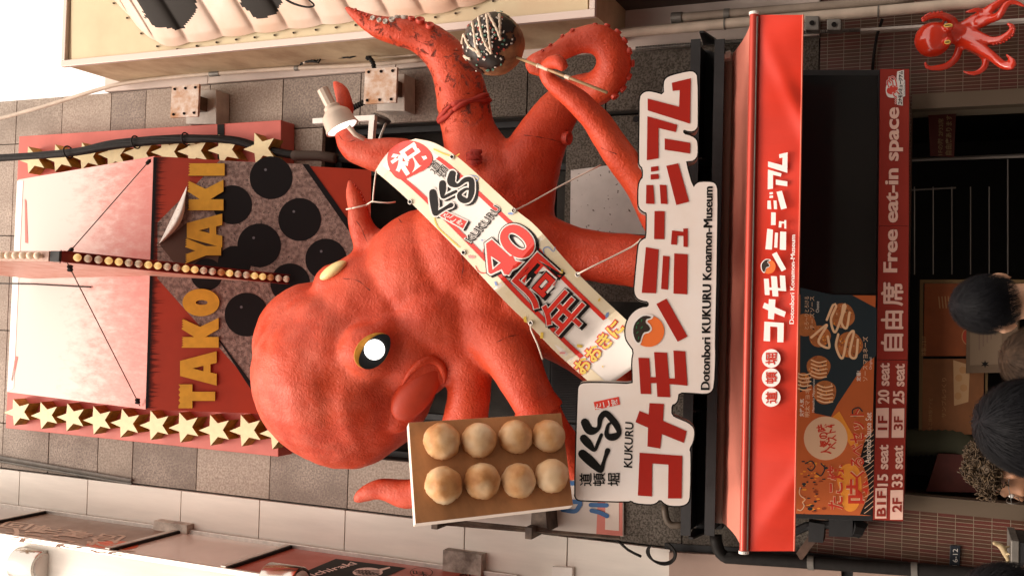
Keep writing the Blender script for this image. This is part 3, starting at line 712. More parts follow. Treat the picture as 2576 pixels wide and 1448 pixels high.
for ch, x0, x1, y0, y1 in (('T', 449, 541, 966, 1026), ('A', 453, 545, 883, 969), ('K', 457, 550, 799, 874), ('O', 459, 552, 726, 795), ('Y', 466, 556, 598, 663), ('A', 470, 559, 537, 622), ('K', 472, 562, 452, 529), ('I', 474, 565, 411, 442)):
    mb = MB(); pl_ = []
    g_ = GL[ch]
    if ch in 'TIKY':                                        # the frayed upper edge
        g2 = []
        for i, p in enumerate(g_):
            g2.append(p); q = g_[(i+1) % len(g_)]
            if p[1] == 1 and q[1] == 1:
                m_ = 9
                for k in range(1, m_): g2.append((p[0]+(q[0]-p[0])*k/m_, 1-(.05 if k % 2 else 0)))
        g_ = g2
    for u, v in g_: pl_.append(SPb(x1-(x1-x0)*v, y1-(y1-y0)*u, .035))
    mb.slab(pl_, SPb.n*-.026, 0, 1); mb.build('letter', [letter_y, mat('letter_side', (.10, .05, .02), .6)], wd)
# peeling flap
t = MB()
def flap(u, v):
    x, y = 398+(470-398)*u+(1-u)*u*14*v+ (v*-4), 617-(617-468)*u+v*(56*u*(1-u*.45))
    x += v*(18*math.sin(u*math.pi)); l = .012+.10*math.sin(v*math.pi*.9)*math.sin(u*math.pi)+.05*v*u
    return SPb(x, y, l)
t.grid(flap, 14, 8); t.build('peeled_flap', mat('paper_back', (.82, .76, .70), .6, var=.15, vscale=14, speck=((.45, .12, .08), 40, .02, .70)), pb, smooth=True, fix=False)

# ================================================================== triangular blade sign with bulbs
fend = P(722, 703, 7.93); cor = P(152, 645, 5.95); yc = cor.y; zc_ = cor.z; ztop = zc_+2.6
hv = Vector((cor.x-fend.x, cor.y-fend.y, 0)).normalized(); sv_ = hv.cross(Vector((0, 0, 1))); fx = cor.x     # along the blade, across the blade
fin = thing('blade_sign', 'faded blade sign edged with light bulbs jutting toward the street', 'sign', fend)
bladem = mat('blade_faded', (.62, .34, .28), .4, var2=(.50, .17, .10), var=1, vscale=1, stretch=(1, 5, 9))
out = [fend, cor, cor+Vector((0, 0, 2.6)), Vector((fend.x, fend.y, ztop))]
mb = MB(); mb.slab([v-sv_*.03 for v in out], sv_*.06); mb.build('blade', bladem, fin)
strip_m = mat('dark_red_metal', (.26, .022, .014), .45, metal=.1, var=.2)
d = (fend-cor); ln = d.length; d.normalize(); nrm = d.cross(sv_).normalized(); nrm = nrm if nrm.z < 0 else -nrm
mb = MB(); c = cor+d*ln*.5
mb.obox(c+nrm*.012, d*ln*.5, sv_*.041, nrm*.012); mb.build('lamp_channel', strip_m, fin)
for sx_ in (-1, 1):
    mb = MB(); mb.obox(c+nrm*.026+sv_*(.042*sx_), d*ln*.5, sv_*.003, nrm*.026); mb.build('channel_edge', strip_m, fin)
mb = MB(); mb.obox(cor+Vector((0, 0, .03)), sv_*.042, hv*.03, Vector((0, 0, .05))); mb.build('corner_cap', black, fin, bevel=.004)
bulb_w = mat('bulb_frosted', (.80, .62, .46), .25); bulb_y = mat('bulb_glowing', (.88, .66, .36), .2, emit=(1, .60, .15), estr=.16); bulb_o = mat('bulb_orange', (.45, .17, .07), .3, emit=(1, .35, .08), estr=.03)
lit = {0: 1, 3: 1, 4: 1, 7: 1, 8: 1, 12: 1, 11: 3, 16: 1, 19: 1, 20: 3, 15: 2, 21: 2}
prof = [(0, .017), (.016, .020), (.03, .028), (.046, .032), (.060, .028), (.071, .015), (.075, .002)]
for k in range(24):
    p = cor+d*(ln*(.05+.965*k/24)); mb = MB(); mb.lathe(p+nrm*.022, nrm, prof, 14)
    mb.build('bulb', [bulb_w, bulb_y, bulb_o, bulb_y][lit.get(k, 0)], fin, smooth=True)
mb = MB(); mb.obox(cor+hv*.012+Vector((0, 0, 1.4)), sv_*.041, hv*.012, Vector((0, 0, 1.3))); mb.build('upper_channel', mat('pale_channel', (.60, .40, .33), .5), fin)
for k in range(30):
    mb = MB(); mb.lathe(cor+hv*.024+Vector((0, 0, .17+k*.08)), hv, prof, 14); mb.build('bulb', bulb_w, fin, smooth=True)
# guy wires with clamps
wire_m = mat('wire', (.10, .07, .055), .5, metal=.5)
for (p0, p1, lab) in ((SPt(380, 400, .02), cor+sv_*.05, 'guy wire from the blade sign to the pink panel corner nearer the cable bundle'), (SPt(352, 1020, .02), cor-sv_*.05, 'guy wire from the blade sign to the pink panel corner by the full star row')):
    t = thing('guy_wire', lab, 'wire', p0, 'guy wires of the blade sign')
    mb = MB(); mb.tube([p0+(p1-p0)*k/8 for k in range(9)], .005, 5); mb.build('cable', wire_m, t)
    for f in (.035, .90, .95):
        mb = MB(); c = p0+(p1-p0)*f; dd = (p1-p0).normalized(); mb.cyl(c-dd*.025, c+dd*.025, .018, n=8); mb.cyl(c+Vector((.02, 0, -.02)), c+Vector((-.02, 0, .02)), .012, n=6); mb.build('wire_clamp', rubber, t)
t = thing('thin_black_wire', 'thin black wire crossing the faded pink panel', 'wire', SPt(200, 720, .02))
mb = MB(); mb.tube([SPt(-30, 712, .02), SPt(80, 714, .02), SPt(190, 720, .02), SPt(228, 722, .02)], .008, 6); mb.build('cable', rubber, t)

# ================================================================== black cable bundle
t = thing('cable_bundle', 'thick bundle of black cables looping past the right row of stars', 'cable', P(350, 370, 8.0))
base = [(-60, 402), (0, 398), (100, 391), (190, 382), (270, 366), (340, 357), (400, 351), (470, 349), (540, 349), (600, 356), (660, 374), (740, 391), (840, 398), (930, 408)]
for k in range(8):
    mb = MB(); ph = k*2.4; pts = []
    for i, (x, y) in enumerate(base):
        sp = 5.0 if 3 < i < 8 else 3.4
        pts.append(tuple(P(x, y+sp*math.sin(ph+i*.55)*1.25, 7.95+.03*i-.02*math.cos(ph+i*.5))))
    mb.tube([Vector(p[:3]) for p in catmull(pts, .08)], .019+.005*(k % 3), 8); mb.build('cable', rubber, t, smooth=True)
for (x, y) in ((172, 383), (342, 358), (468, 350)):
    mb = MB(); Y_ = 7.93+.0015*x/3; c = P(x, y, Y_)
    mb.tube([c+Vector((.065*math.cos(a), -.065*math.sin(a), .012*math.cos(a))) for a in [2*math.pi*i/18 for i in range(19)]], .008, 6); mb.build('cable_tie', rubber, t, smooth=True)
mb = MB(); mb.tube([P(x, y, 8.25) for x, y in ((738, 391), (752, 392), (800, 392), (845, 398))], .05, 10); mb.build('tape_wrap', mat('brown_tape', (.06, .04, .03), .8, bump=.4, bscale=80), t, smooth=True)

# ================================================================== bolted steel stubs on the stone
for (pl_q, bx_q, cab, lab) in (([(432, 217), (501, 211.5), (497, 293), (428, 296.5)], (468, 226, 566, 312), 0, 'rusty square base plate on a short post, above the star board'),
                          ([(918.7, 173), (999, 169), (996, 258), (914, 262)], (948, 186, 1040, 279), 1, 'paler square base plate on a short post, beside the small lamp')):
    t = thing('base_plate_stub', lab, 'bracket', P(bx_q[0], bx_q[1], 8.5), 'bolted steel stubs on the stone wall')
    S = PL(8.12); mb = MB(); mb.slab([S(*q) for q in pl_q], Vector((0, .03, 0))); mb.build('plate', rusty, t, bevel=.003)
    (ax, ay), (bx_, by), (cx_, cy), (dx, dy) = pl_q
    for u in (.11, .5, .86):
        for v in (.1, .9):
            x = ax+(bx_-ax)*u+(dx-ax)*v; y = ay+(by-ay)*u+(dy-ay)*v
            mb = MB(); mb.cyl(P(x, y, 8.125), P(x, y, 8.108), .014, n=10); mb.build('bolt', rubber, t)
    cx0, cy0 = (ax+cx_)/2, (ay+cy)/2
    mb = MB(); a_ = P(cx0, cy0, 8.15); mb.obox((a_.x, 8.32, a_.z), (.07, 0, 0), (0, .17, 0), (0, 0, .10)); mb.build('post', mat('rust_post', (.14, .09, .06), .8, var=.4, vscale=12, bump=.4), t)
    S = PL(8.38); x0, y0, x1, y1 = bx_q
    mb = MB(); mb.slab([S(x0, y0), S(x1-22, y0), S(x1-22, y1), S(x0, y1)], Vector((0, .21, 0))); mb.build('wall_box', mat('box_paint', (.58, .52, .46), .5, var=.3, vscale=6), t, bevel=.006)
    if cab:
        mb = MB(); n = 40; q = [Vector(p[:3]) for p in catmull([tuple(P(x, y, 8.3)) for x, y in ((914, 258), (895, 268), (872, 280))], .012)]
        mb.tube(q, [.022 if i % 2 else .03 for i in range(len(q))], 10); mb.build('flexible_conduit', rubber, t)
        mb = MB(); q = [Vector(p[:3]) for p in catmull([tuple(P(x, y, 8.3)) for x, y in ((941, 172), (938, 158), (928, 145), (922, 150))], .012)]; mb.tube(q, [.018 if i % 2 else .025 for i in range(len(q))], 10); mb.build('flexible_conduit', rubber, t)

# ================================================================== big white lettered sign
YS = 7.15; S = plane3(P(1785, 724, 7.2), P(1785, 300, 7.2), P(1470, 724, 6.96))
outl = zA([(862, 292), (858, 190), (876, 152), (920, 130), (1060, 95), (1112, 100), (1138, 140), (1140, 520), (1135, 562), (1105, 590), (1060, 588), (1020, 574), (1020, 612), (1090, 630), (1130, 660), (1138, 700), (1138, 790), (1110, 830), (1060, 838), (1038, 838), (1100, 1062), (1128, 1022), (1165, 1008), (1260, 1010), (1290, 1030), (1303, 1080)])
outl += zB([(1297, 300), (1290, 715), (1280, 1100)]) + zC([(1284, 60), (1272, 300), (1250, 345), (1200, 360), (1090, 350), (980, 347), (974, 410), (955, 440), (922, 450), (920, 540), (990, 572), (1060, 600), (1105, 640), (1112, 690), (1100, 760), (1068, 816), (1080, 850), (1075, 1200), (1060, 1260), (1010, 1285), (920, 1285), (870, 1270), (828, 1228), (790, 1265), (740, 1273), (620, 1262), (590, 1240), (560, 1250), (180, 1240), (140, 1230), (124, 1195), (148, 330), (162, 285), (200, 270), (400, 272), (602, 280)])
outl += zB([(603, 1400), (597, 1250), (614, 1160), (575, 1110), (545, 1060), (540, 980), (562, 900), (610, 840), (670, 805), (735, 800), (733, 755), (680, 748), (640, 730), (614, 680), (620, 600), (645, 330), (655, 270), (690, 240), (716, 232), (719, 60)])
outl += zA([(718, 1262), (690, 1255), (655, 1222), (648, 1180), (650, 1040), (668, 990), (688, 975), (685, 892), (660, 870), (654, 840), (660, 450), (660, 310), (685, 275), (725, 260), (780, 268)])
ws = thing('lettered_sign', 'huge white shop sign with red katakana and black outline', 'sign', P(1700, 724, YS))
o1 = chaikin(outl, 1)
mb = MB(); mb.slab([S(x, y, -.006) for x, y in grow(o1, 3.4)], S.n*-.17, 0, 1)
mb.build('sign_box', [ink, mat('sign_side_steel', (.42, .39, .36), .5, metal=.3, var=.3)], ws)
mb = MB(); mb.slab([S(x, y) for x, y in o1], S.n*-.004)
fc = mb.build('sign_face', mat('sign_face_white', (.86, .78, .73), .45, var=.05, vscale=2, var2=(.82, .70, .62)), ws)
LET = [zA(p) for p in ([(925, 190), (1082, 152), (1076, 528), (725, 418), (725, 320), (985, 388), (990, 250), (932, 258)],
 [(723, 466), (970, 537), (958, 598), (815, 563), (815, 815), (718, 830)], [(866, 650), (1078, 686), (1076, 775), (866, 743)],
 [(879, 876), (978, 855), (1068, 1172), (962, 1200)], [(752, 885), (812, 878), (815, 916), (752, 926)], [(750, 948), (815, 942), (818, 984), (750, 990)], [(714, 1034), (772, 1036), (783, 1192), (711, 1188)], [(824, 1032), (880, 1035), (890, 1192), (834, 1190)])]
LET += [zB(p) for p in ([(782, 8), (866, 10), (863, 242), (778, 240)], [(1020, 152), (1057, 152), (1057, 306), (1021, 304), (1021, 214), (972, 212), (968, 287), (918, 284), (926, 168), (1020, 180)],
 [(710, 306), (816, 326), (795, 688), (676, 684)], [(852, 376), (907, 384), (893, 659), (836, 652)], [(945, 358), (1056, 366), (1052, 697), (938, 690)], [(797, 776), (880, 732), (1055, 1045), (973, 1088)])]
LET += [zC(p) for p in ([(648, 62), (738, 64), (748, 222), (792, 222), (778, 15), (885, 20), (902, 232), (950, 234), (938, 2), (1036, 8), (1055, 292), (905, 280), (913, 388), (805, 384), (798, 272), (750, 272), (754, 362), (667, 360)],
 [(740, 436), (860, 443), (852, 582), (1048, 668), (1024, 765), (842, 692), (829, 812), (723, 794), (728, 640), (624, 594), (657, 500), (733, 530)],
 [(658, 846), (1012, 872), (1006, 1225), (893, 1224), (897, 945), (763, 935), (761, 1208), (644, 1200)])]
mb = MB(); decal(mb, LET, S, .004); mb.build('red_lettering', red_ink, fc, fix=False)
# ball emblem
def emblem(mb, M, S, l0, cols):
    cen = M([(732, 1000)])[0]; k = abs(M([(832, 1000)])[0][0]-cen[0])/100
    decal(mb, [circle(cen[0], cen[1], 131*k, 40)], S, l0, cols[0])
    cap = [(755, 880), (700, 870), (655, 892), (615, 940), (602, 1000), (615, 1060), (640, 1098), (662, 1092), (672, 1050), (690, 1010), (728, 1005), (748, 985), (735, 955), (705, 930), (712, 900), (748, 895)]
    rim = [(778, 872), (740, 862), (690, 858), (640, 885), (596, 940), (588, 1000), (602, 1070), (640, 1118), (668, 1112), (684, 1050), (700, 1022), (740, 1014), (765, 985), (748, 945), (720, 925), (728, 908), (762, 902)]
    decal(mb, [M(chaikin(rim, 1))], S, l0+.002, cols[2]); decal(mb, [M(chaikin(cap, 1))], S, l0+.004, cols[1])
    if cols[3] is not None:
        for (x, y, a) in ((675, 912, .2), (644, 935, .9), (633, 968, .1), (676, 970, .7), (640, 1012, .8), (650, 1056, .2)):
            q = [(x+12*math.sin(a)*s1+4*math.cos(a)*s2, y-12*math.cos(a)*s1+4*math.sin(a)*s2) for s1, s2 in ((-1, -1), (1, -1), (1, 1), (-1, 1))]
            decal(mb, [M(q)], S, l0+.006, cols[3])
orange_ink = mat('orange_ink', (.80, .17, .035), .45); green_ink = mat('green_ink', (.02, .16, .06), .5); choc = mat('choc_ink', (.03, .018, .012), .5)
mb = MB(); emblem(mb, zB, S, .004, (0, 1, 2, 3)); mb.build('ball_emblem', [orange_ink, choc, sign_white, green_ink], fc, fix=False)
mb = MB()
up_text(mb, 'Dotonbori KUKURU Konamon-Museum', 1763, 1785, 470, 979, S, .004, .0, 0, .016, bold=1.3)
text(mb, 'KUKURU', (1590, 1176), (4, -114), (-21, -2), S, .004, .02)
for ch, x in (('道', 1473), ('頓', 1507), ('堀', 1544)): heavy(mb, ch, (x+15, 1221), (0, -32), (-30, 0), S, .004, 0, .5)
for pts in ([(185, 855, 36), (240, 905, 40), (300, 960, 33), (338, 992, 22), (352, 955, 17), (372, 890, 15), (394, 828, 22)], [(196, 728, 33), (235, 772, 33), (285, 825, 14), (312, 770, 15), (342, 698, 14)],
            [(205, 596, 34), (235, 650, 37), (268, 665, 34), (318, 642, 17), (335, 560, 23), (378, 522, 26), (435, 575, 27), (470, 625, 26), (488, 680, 20), (455, 712, 30), (412, 716, 28), (384, 690, 19), (398, 620, 13), (425, 596, 9)]):
    strokes(mb, [(x, y, r*.304) for (x, y), r in zip(zC([p[:2] for p in pts]), [p[2] for p in pts])], S, .004)
mb.build('black_lettering', ink, fc, fix=False)
mb = MB(); decal(mb, [zC([(278, 428), (485, 384), (497, 448), (292, 493)])], S, .004, 0); pc = zC([(320, 462), (388, 440), (455, 424)])
for ch, p in zip('たこ家', pc): text(mb, ch, (p[0]+8, p[1]+8), (-3, -16), (-16, 3), S, .007, .01, 1)
mb.build('red_seal', [mat('seal_red', (.72, .05, .03), .5), sign_white], fc, fix=False)
mb = MB()
for x, y, r in ((1690, 1240, .02), (1500, 1246, .02)): mb.cyl(P(x, y, YS+.1), P(x+6, y, YW), r, n=8)
for (x, y) in ((1600, 300), (1660, 700), (1640, 1000)): mb.cyl(P(x, y, YS+.12), P(x+5, y, YW-.05), .025, n=8)
mb.build('support_arm', black, ws)

# ================================================================== black canopy channel
t = thing('canopy_beam', 'black steel canopy channel spanning under the white sign', 'canopy', P(1780, 724, 8.3))
def cx_(y, x0, x1): return x0+(x1-x0)*(y-100)/1240
mb = MB(); Yf = 8.05
S0 = PL(8.45); mb.slab([S0(1772, 125), S0(1832, 140), S0(1815, 1330), S0(1750, 1330)], Vector((0, .12, 0))); mb.build('web', black, t)
for (xa, xb) in ((1748, 1722), (1808, 1782)):
    p0, p1 = P(xa, 100, Yf), P(xb, 1345, Yf)
    mb = MB(); mb.slab([p0, p1, p1+Vector((0, .42, 0)), p0+Vector((0, .42, 0))], Vector((0, 0, .014))); mb.slab([p0+Vector((0, -.012, -.05)), p1+Vector((0, -.012, -.05)), p1+Vector((0, -.012, .03)), p0+Vector((0, -.012, .03))], Vector((0, .012, 0))); mb.build('flange', black, t)
for k in range(5):
    mb = MB(); u = k/4; y = 110+1220*u; p = P(1768-26*u, y, 8.42); q = P(1812-26*u, y, 8.42); mb.slab([Vector((p.x-.008, Yf+.02, p.z-.05)), Vector((p.x-.008, 8.44, p.z+.0)), Vector((p.x-.008, 8.44, q.z)), Vector((p.x-.008, Yf+.02, q.z+.06))], Vector((.016, 0, 0))); mb.build('stiffener', black, t)
t2 = thing('awning_fitting', 'small pale plastic fitting at the right end of the awning roller', 'fitting', P(1825, 142, 8.1))
mb = MB(); mb.obox(P(1823, 146, 8.2), (.02, 0, 0), (0, .05, 0), (0, 0, .05)); mb.cyl(P(1826, 135, 8.2), P(1838, 132, 8.2), .018, n=10); mb.build('body', white_paint, t2, bevel=.004)

# ================================================================== awning
Yb_, Yv = 8.28, 7.2
aw = thing('awning', 'red retractable awning with white katakana on its hanging valance', 'awning', P(1900, 724, 8.0))
mb = MB(); mb.cyl(P(1838, 136, Yb_+.02), P(1812, 1312, Yb_+.02), .055, n=18); mb.build('roller', mat('roller_cassette', (.40, .32, .27), .5, metal=.3), aw, smooth=True, angle=40)
fa, fb, ba, bb = P(1893, 36, Yv), P(1867, 1385, Yv), P(1842, 137, Yb_), P(1816, 1311, Yb_)
mb = MB()
mb.grid(lambda u, v: (fa.lerp(fb, u)).lerp(ba.lerp(bb, u), v)+Vector((0, 0, -.03*math.sin(v*math.pi)+.004*math.sin(u*60)*v)), 40, 8); mb.build('canopy_fabric', mat('red_fabric', (.88, .30, .22), .38, var=.12, vscale=3, bump=.05, bscale=200), aw, smooth=True, fix=False)  # paler than the valance: bright sky sheen on the top put into the colour
mb = MB(); mb.cyl(P(1897, 38, Yv-.01), P(1871, 1383, Yv-.01), .03, n=16); mb.build('front_bar', mat('bar_red', (.48, .06, .04), .3, metal=.3), aw, smooth=True, angle=40)
mb = MB(); mb.cyl(P(1905, 42, Yv-.025), P(1880, 1383, Yv-.022), .007, n=10); mb.build('bar_rail', grey_metal, aw, smooth=True, angle=40)
for (x, y) in ((1897, 34), (1871, 1387)):
    mb = MB(); mb.cyl(P(x, y-3, Yv-.01), P(x, y+4, Yv-.01), .036, n=16); mb.build('end_cap', white_paint, aw)
def val(u, v, amp=1):
    x0 = 1908-25*u; x1 = 2020-22*u; y = 38+1347*u; x = x0+(x1-x0)*v
    d = .012*math.sin(u*22+v*1.5)*v+.006*math.sin(u*61+2*v)*v*v+.008*math.sin(u*9+.5)*(1-v)*v*4+.03*math.exp(-((u-.03-.16*v)/.035)**2)*v*(1-v*.3)+.02*math.exp(-((u-.985+.12*v)/.03)**2)*v
    d -= .015*math.exp(-((u-.10-.05*v)/.03)**2)*v
    return P(x, y, Yv-d*amp)
mb = MB(); mb.grid(val, 240, 14); vl = mb.build('valance', vinyl, aw, smooth=True, fix=False)
mb = MB(); q = [val(i/120, 1) for i in range(121)]; mb.tube(q, .006, 6); mb.build('hem', mat('hem', (.75, .16, .10), .5), vl)
SV = lambda x, y, l=0.0: P(x, y, Yv-.034-l)
mb = MB()
def mapv(p): return [(1921+(x-1604.5)*.453, 860-(1252-y)*.452) for x, y in p]
decal(mb, [mapv(p) for p in LET], SV, 0, 0)
for ch, x, y in (('道', 1940, 999), ('頓', 1940, 949), ('堀', 1940, 901)):
    decal(mb, [circle(x, y, 23.5, 28)], SV, 0, 0); heavy(mb, ch, (x+14, y+14.5), (0.5, -29), (-28, 0.5), SV, .003, 1, .7)
up_text(mb, 'Dotonbori Konamon-Museum', 1986, 1997, 591, 814, SV, .001, .0, 0, .016, bold=.5)
emblem(mb, lambda p: mapv(zB(p)), SV, .0, (2, 3, 0, None))
mb.build('white_lettering', [vinyl_w, vinyl, orange_ink, choc], vl, fix=False)

# ================================================================== long screen and poster under the awning
YT = 8.3
tv = thing('display_screen', 'long black screen under the awning showing a takoyaki advert', 'screen', P(2100, 740, YT)); S = PL(YT)
mb = MB(); mb.slab([S(1990, 176), S(2214, 176), S(2196, 1310), S(1975, 1302)], Vector((0, .2, 0))); mb.build('case', black, tv, bevel=.005)
mb = MB(); mb.slab([S(1998, 190), S(2208, 190), S(2203, 738), S(1990, 736)], Vector((0, -.004, 0))); mb.build('blank_screen', glass_dark, tv)
mb = MB(); mb.slab([S(1990, 741), S(2203, 743), S(2190, 1296), S(1978, 1290)], Vector((0, -.004, 0))); ad = mb.build('advert_panel', mat('advert_brown', (.52, .12, .035), .45, spec=.15, emit=(.52, .12, .035), estr=.10, var=.2, vscale=2), tv)  # faint glow added to brighten the dull advert
SA = lambda x, y, l=0.0: P(x, y, YT-.006-l)
mb = MB()
C = {k: i for i, k in enumerate(('slate', 'orange', 'cream', 'ball', 'mayo', 'red', 'black', 'white', 'sauce'))}
ad_m = [mat('ad_slate', (.016, .021, .022), .45, spec=.15, emit=(.035, .045, .048), estr=.10), mat('ad_orange', (.78, .28, .04), .45, spec=.15, emit=(.78, .28, .04), estr=.10, var=.2, vscale=6), mat('ad_cream', (.68, .42, .25), .45, spec=.15, emit=(.68, .42, .25), estr=.10), mat('ad_ball', (.50, .16, .05), .45, spec=.15, emit=(.50, .16, .05), estr=.10, var2=(.20, .05, .02), var=1, vscale=9), mat('ad_mayo', (.85, .52, .28), .45, spec=.15, emit=(.85, .52, .28), estr=.10), mat('ad_red', (.50, .04, .02), .45, spec=.15, emit=(.50, .04, .02), estr=.10), mat('ad_black', (.015, .013, .012), .45, spec=.15, emit=(.015, .013, .012), estr=.10), mat('ad_white', (.72, .60, .48), .45, spec=.15, emit=(.72, .60, .48), estr=.10), mat('ad_sauce', (.24, .05, .02), .45, spec=.15, emit=(.24, .05, .02), estr=.10)]  # print colours carry the same added glow
tray = zJ([(245, 120), (560, 190), (740, 190), (980, 320), (975, 780), (860, 860), (600, 1250), (540, 1365), (380, 1330), (360, 1060), (240, 1130)])
decal(mb, [tray], SA, .002, C['slate'])
decal(mb, [zK([(150, 330), (450, 500), (700, 640), (660, 900), (560, 930), (430, 860)])], SA, .0015, C['slate']) if False else None
blob = [(565, 515), (690, 530), (720, 700), (700, 860), (640, 925), (560, 900), (545, 760), (500, 640)]
decal(mb, [chaikin(zK(blob), 2)], SA, .002, C['orange'])
decal(mb, [zK([(470, 140), (530, 90), (690, 370), (640, 400)])], SA, .002, C['orange'])
wave = [(820, 240), (740, 330), (700, 480), (760, 620), (780, 760), (700, 940), (805, 950), (815, 600)]
decal(mb, [zK(wave)], SA, .0025, C['black'])
for k in range(16):
    y = 300+k*42; strokes(mb, [(p[0], p[1], .7) for p in zK([(730+10*math.sin(k), y), (770, y-24), (812, y-60)])], SA, .0035, C['cream'])
balls = [(650, 390, 120), (720, 670, 125), (430, 590, 105), (420, 890, 115), (480, 1130, 115), (270, 1010, 70), (290, 480, 110)]
for k, (x, y, r) in enumerate(balls):
    c = zJ([(x, y)])[0]; decal(mb, [[(c[0]+r*.26*(1+.05*math.sin(3*a+k))*math.cos(a), c[1]+r*.26*math.sin(a)) for a in [2*math.pi*i/28 for i in range(28)]]], SA, .004+.0003*k, C['ball'])
for pts in ([(500, 430), (560, 290), (590, 300), (540, 430), (580, 550), (640, 400), (660, 290), (680, 300), (640, 450), (690, 510), (720, 360)], [(610, 570), (590, 690), (650, 800), (700, 600), (760, 545), (720, 760), (780, 790), (800, 620)], [(350, 600), (500, 480), (420, 640), (520, 700), (510, 590)]):
    strokes(mb, [(p[0], p[1], 3.0) for p in zJ(pts)], SA, .0075, C['mayo'])
for cx0, cy0 in ((420, 890), (480, 1130), (270, 1010)):
    for k in range(-2, 3): strokes(mb, [(p[0], p[1], 1.6) for p in zJ([(cx0-70, cy0+k*36), (cx0, cy0+k*36+24), (cx0+75, cy0+k*38+14)])], SA, .0075, C['mayo'])
decal(mb, [circle(*zK([(418, 312)])[0], 55, 36)], SA, .008, C['cream'])
text(mb, '人気の味', zK([(470, 440)])[0], (-14, -78), (-27, 6), SA, .010, .035, C['red'])
text(mb, 'ベスト4', zK([(505, 400)])[0], (-6, -60), (-24, 5), SA, .010, .03, C['red']) if False else text(mb, 'ベスト4', zK([(520, 395)])[0], (-8, -62), (-24, 5), SA, .010, .03, C['red'])
text(mb, 'たこ焼', zK([(570, 900)])[0], (0, -112), (-42, 0), SA, .010, .05, C['cream']); text(mb, 'たこ焼', zK([(570, 900)])[0], (0, -112), (-42, 0), SA, .012, .02, C['red'])
text(mb, '味', zK([(770, 850)])[0], (0, -66), (-56, 0), SA, .010, .05, C['cream']); text(mb, '味', zK([(770, 850)])[0], (0, -66), (-56, 0), SA, .012, .02, C['red'])
text(mb, 'くるべセット', zK([(740, 640)])[0], (0, -174), (-38, 0), SA, .010, .05, C['cream']); text(mb, 'くるべセット', zK([(740, 640)])[0], (0, -174), (-38, 0), SA, .012, .02, C['red'])
text(mb, 'Assorted Sauce Set', zK([(790, 520)])[0], (2, -128), (-15, 0), SA, .010, .01, C['white'])
text(mb, '女性人気', zK([(237, 135)])[0], (1, -45), (-11, 0), SA, .010, .02, C['white']); text(mb, '明太マヨネーズ', zK([(285, 137)])[0], (2, -100), (-13, 0), SA, .010, .015, C['cream'])
text(mb, 'Mentaiko Mayonnaise', zJ([(388, 1320)])[0], (1, -84), (-8, 0), SA, .010, .0, C['white'])
text(mb, '定番!', zJ([(828, 1022)])[0], (0, -26), (-11, 0), SA, .010, .02, C['white']); text(mb, 'ソースマヨネーズ', zJ([(893, 1022)])[0], (1, -112), (-13, 0), SA, .010, .01, C['cream'])
text(mb, 'Original', zJ([(940, 908)])[0], (0, -30), (-8, 0), SA, .010, .0, C['white'])
text(mb, 'とろ〜りとろける', zJ([(325, 520)])[0], (1, -82), (-11, 0), SA, .010, .0, C['cream']); text(mb, 'チーズソース', zJ([(380, 520)])[0], (0, -82), (-12, 0), SA, .010, .0, C['cream']); text(mb, 'Cheese', zJ([(425, 360)])[0], (0, -28), (-8, 0), SA, .010, .0, C['white'])
strokes(mb, [(p[0], p[1], 1.2) for p in zK([(185, 900), (215, 905), (240, 870), (228, 840), (250, 815), (215, 790), (200, 760), (208, 715)])], SA, .004, C['cream'])
for pts in ([(250, 520), (300, 500), (330, 540), (300, 580), (270, 560)], [(380, 520), (410, 560), (380, 620), (340, 600)], [(720, 90), (690, 60), (640, 80), (650, 130), (690, 120)]):
    strokes(mb, [(p[0], p[1], 1.6) for p in zK(pts)], SA, .003, C['slate'])
rg = random.Random(5)
for x, y, r in balls[:6]:
    c = zJ([(x, y)])[0]
    for k in range(46):
        a, q = rg.uniform(0, 6.28), r*.24*math.sqrt(rg.random()); s_ = rg.uniform(1.2, 4.2); t_ = rg.uniform(0, 3.14); px, py = c[0]+q*math.cos(a), c[1]+q*math.sin(a)
        decal(mb, [[(px+s_*math.cos(t_), py+s_*math.sin(t_)), (px+s_*.5*math.cos(t_+1.8), py+s_*.5*math.sin(t_+1.8)), (px-s_*math.cos(t_), py-s_*math.sin(t_)), (px+s_*.4*math.cos(t_-1.6), py+s_*.4*math.sin(t_-1.6))]], SA, .0064+.00001*k, rg.choice((C['sauce'], C['sauce'], C['ball'], C['orange'], C['cream'], C['black'])))
for k in range(60):
    x, y = zK([(rg.uniform(200, 420), rg.uniform(500, 940))])[0]; s_ = rg.uniform(2, 7)
    decal(mb, [circle(x, y, s_, 7, s_*rg.uniform(.3, .7), rg.random())], SA, .0022+.000006*k, rg.choice((C['sauce'], C['slate'], C['orange'])))
mb.build('advert_print', ad_m, ad, fix=False)
# mount of the screen
mb = MB(); S = PL(8.36); mb.slab([S(2085, 1300), S(2145, 1302), S(2145, 1350), S(2085, 1348)], Vector((0, .2, 0))); mb.slab([S(2035, 1312), S(2075, 1318), S(2070, 1364), S(2033, 1362)], Vector((0, .15, 0)))
mb.tube([P(2140, 1325, 8.4), P(2165, 1330, 8.45), P(2172, 1335, 8.45)], .07, 8); mb.tube([P(1990, 1340, 8.4), P(2030, 1322, 8.4), P(2090, 1318, 8.4)], .035, 8); mb.build('mount', black, tv)
mb = MB(); mb.obox(P(2030, 1372, 8.42), (P(2010, 1400, 8.42)-P(2050, 1345, 8.42))*.5, (0, .02, 0), (.03, 0, .02)); mb.build('mount_arm', mat('rust_arm', (.11, .06, .04), .7, var=.5, vscale=10), tv)

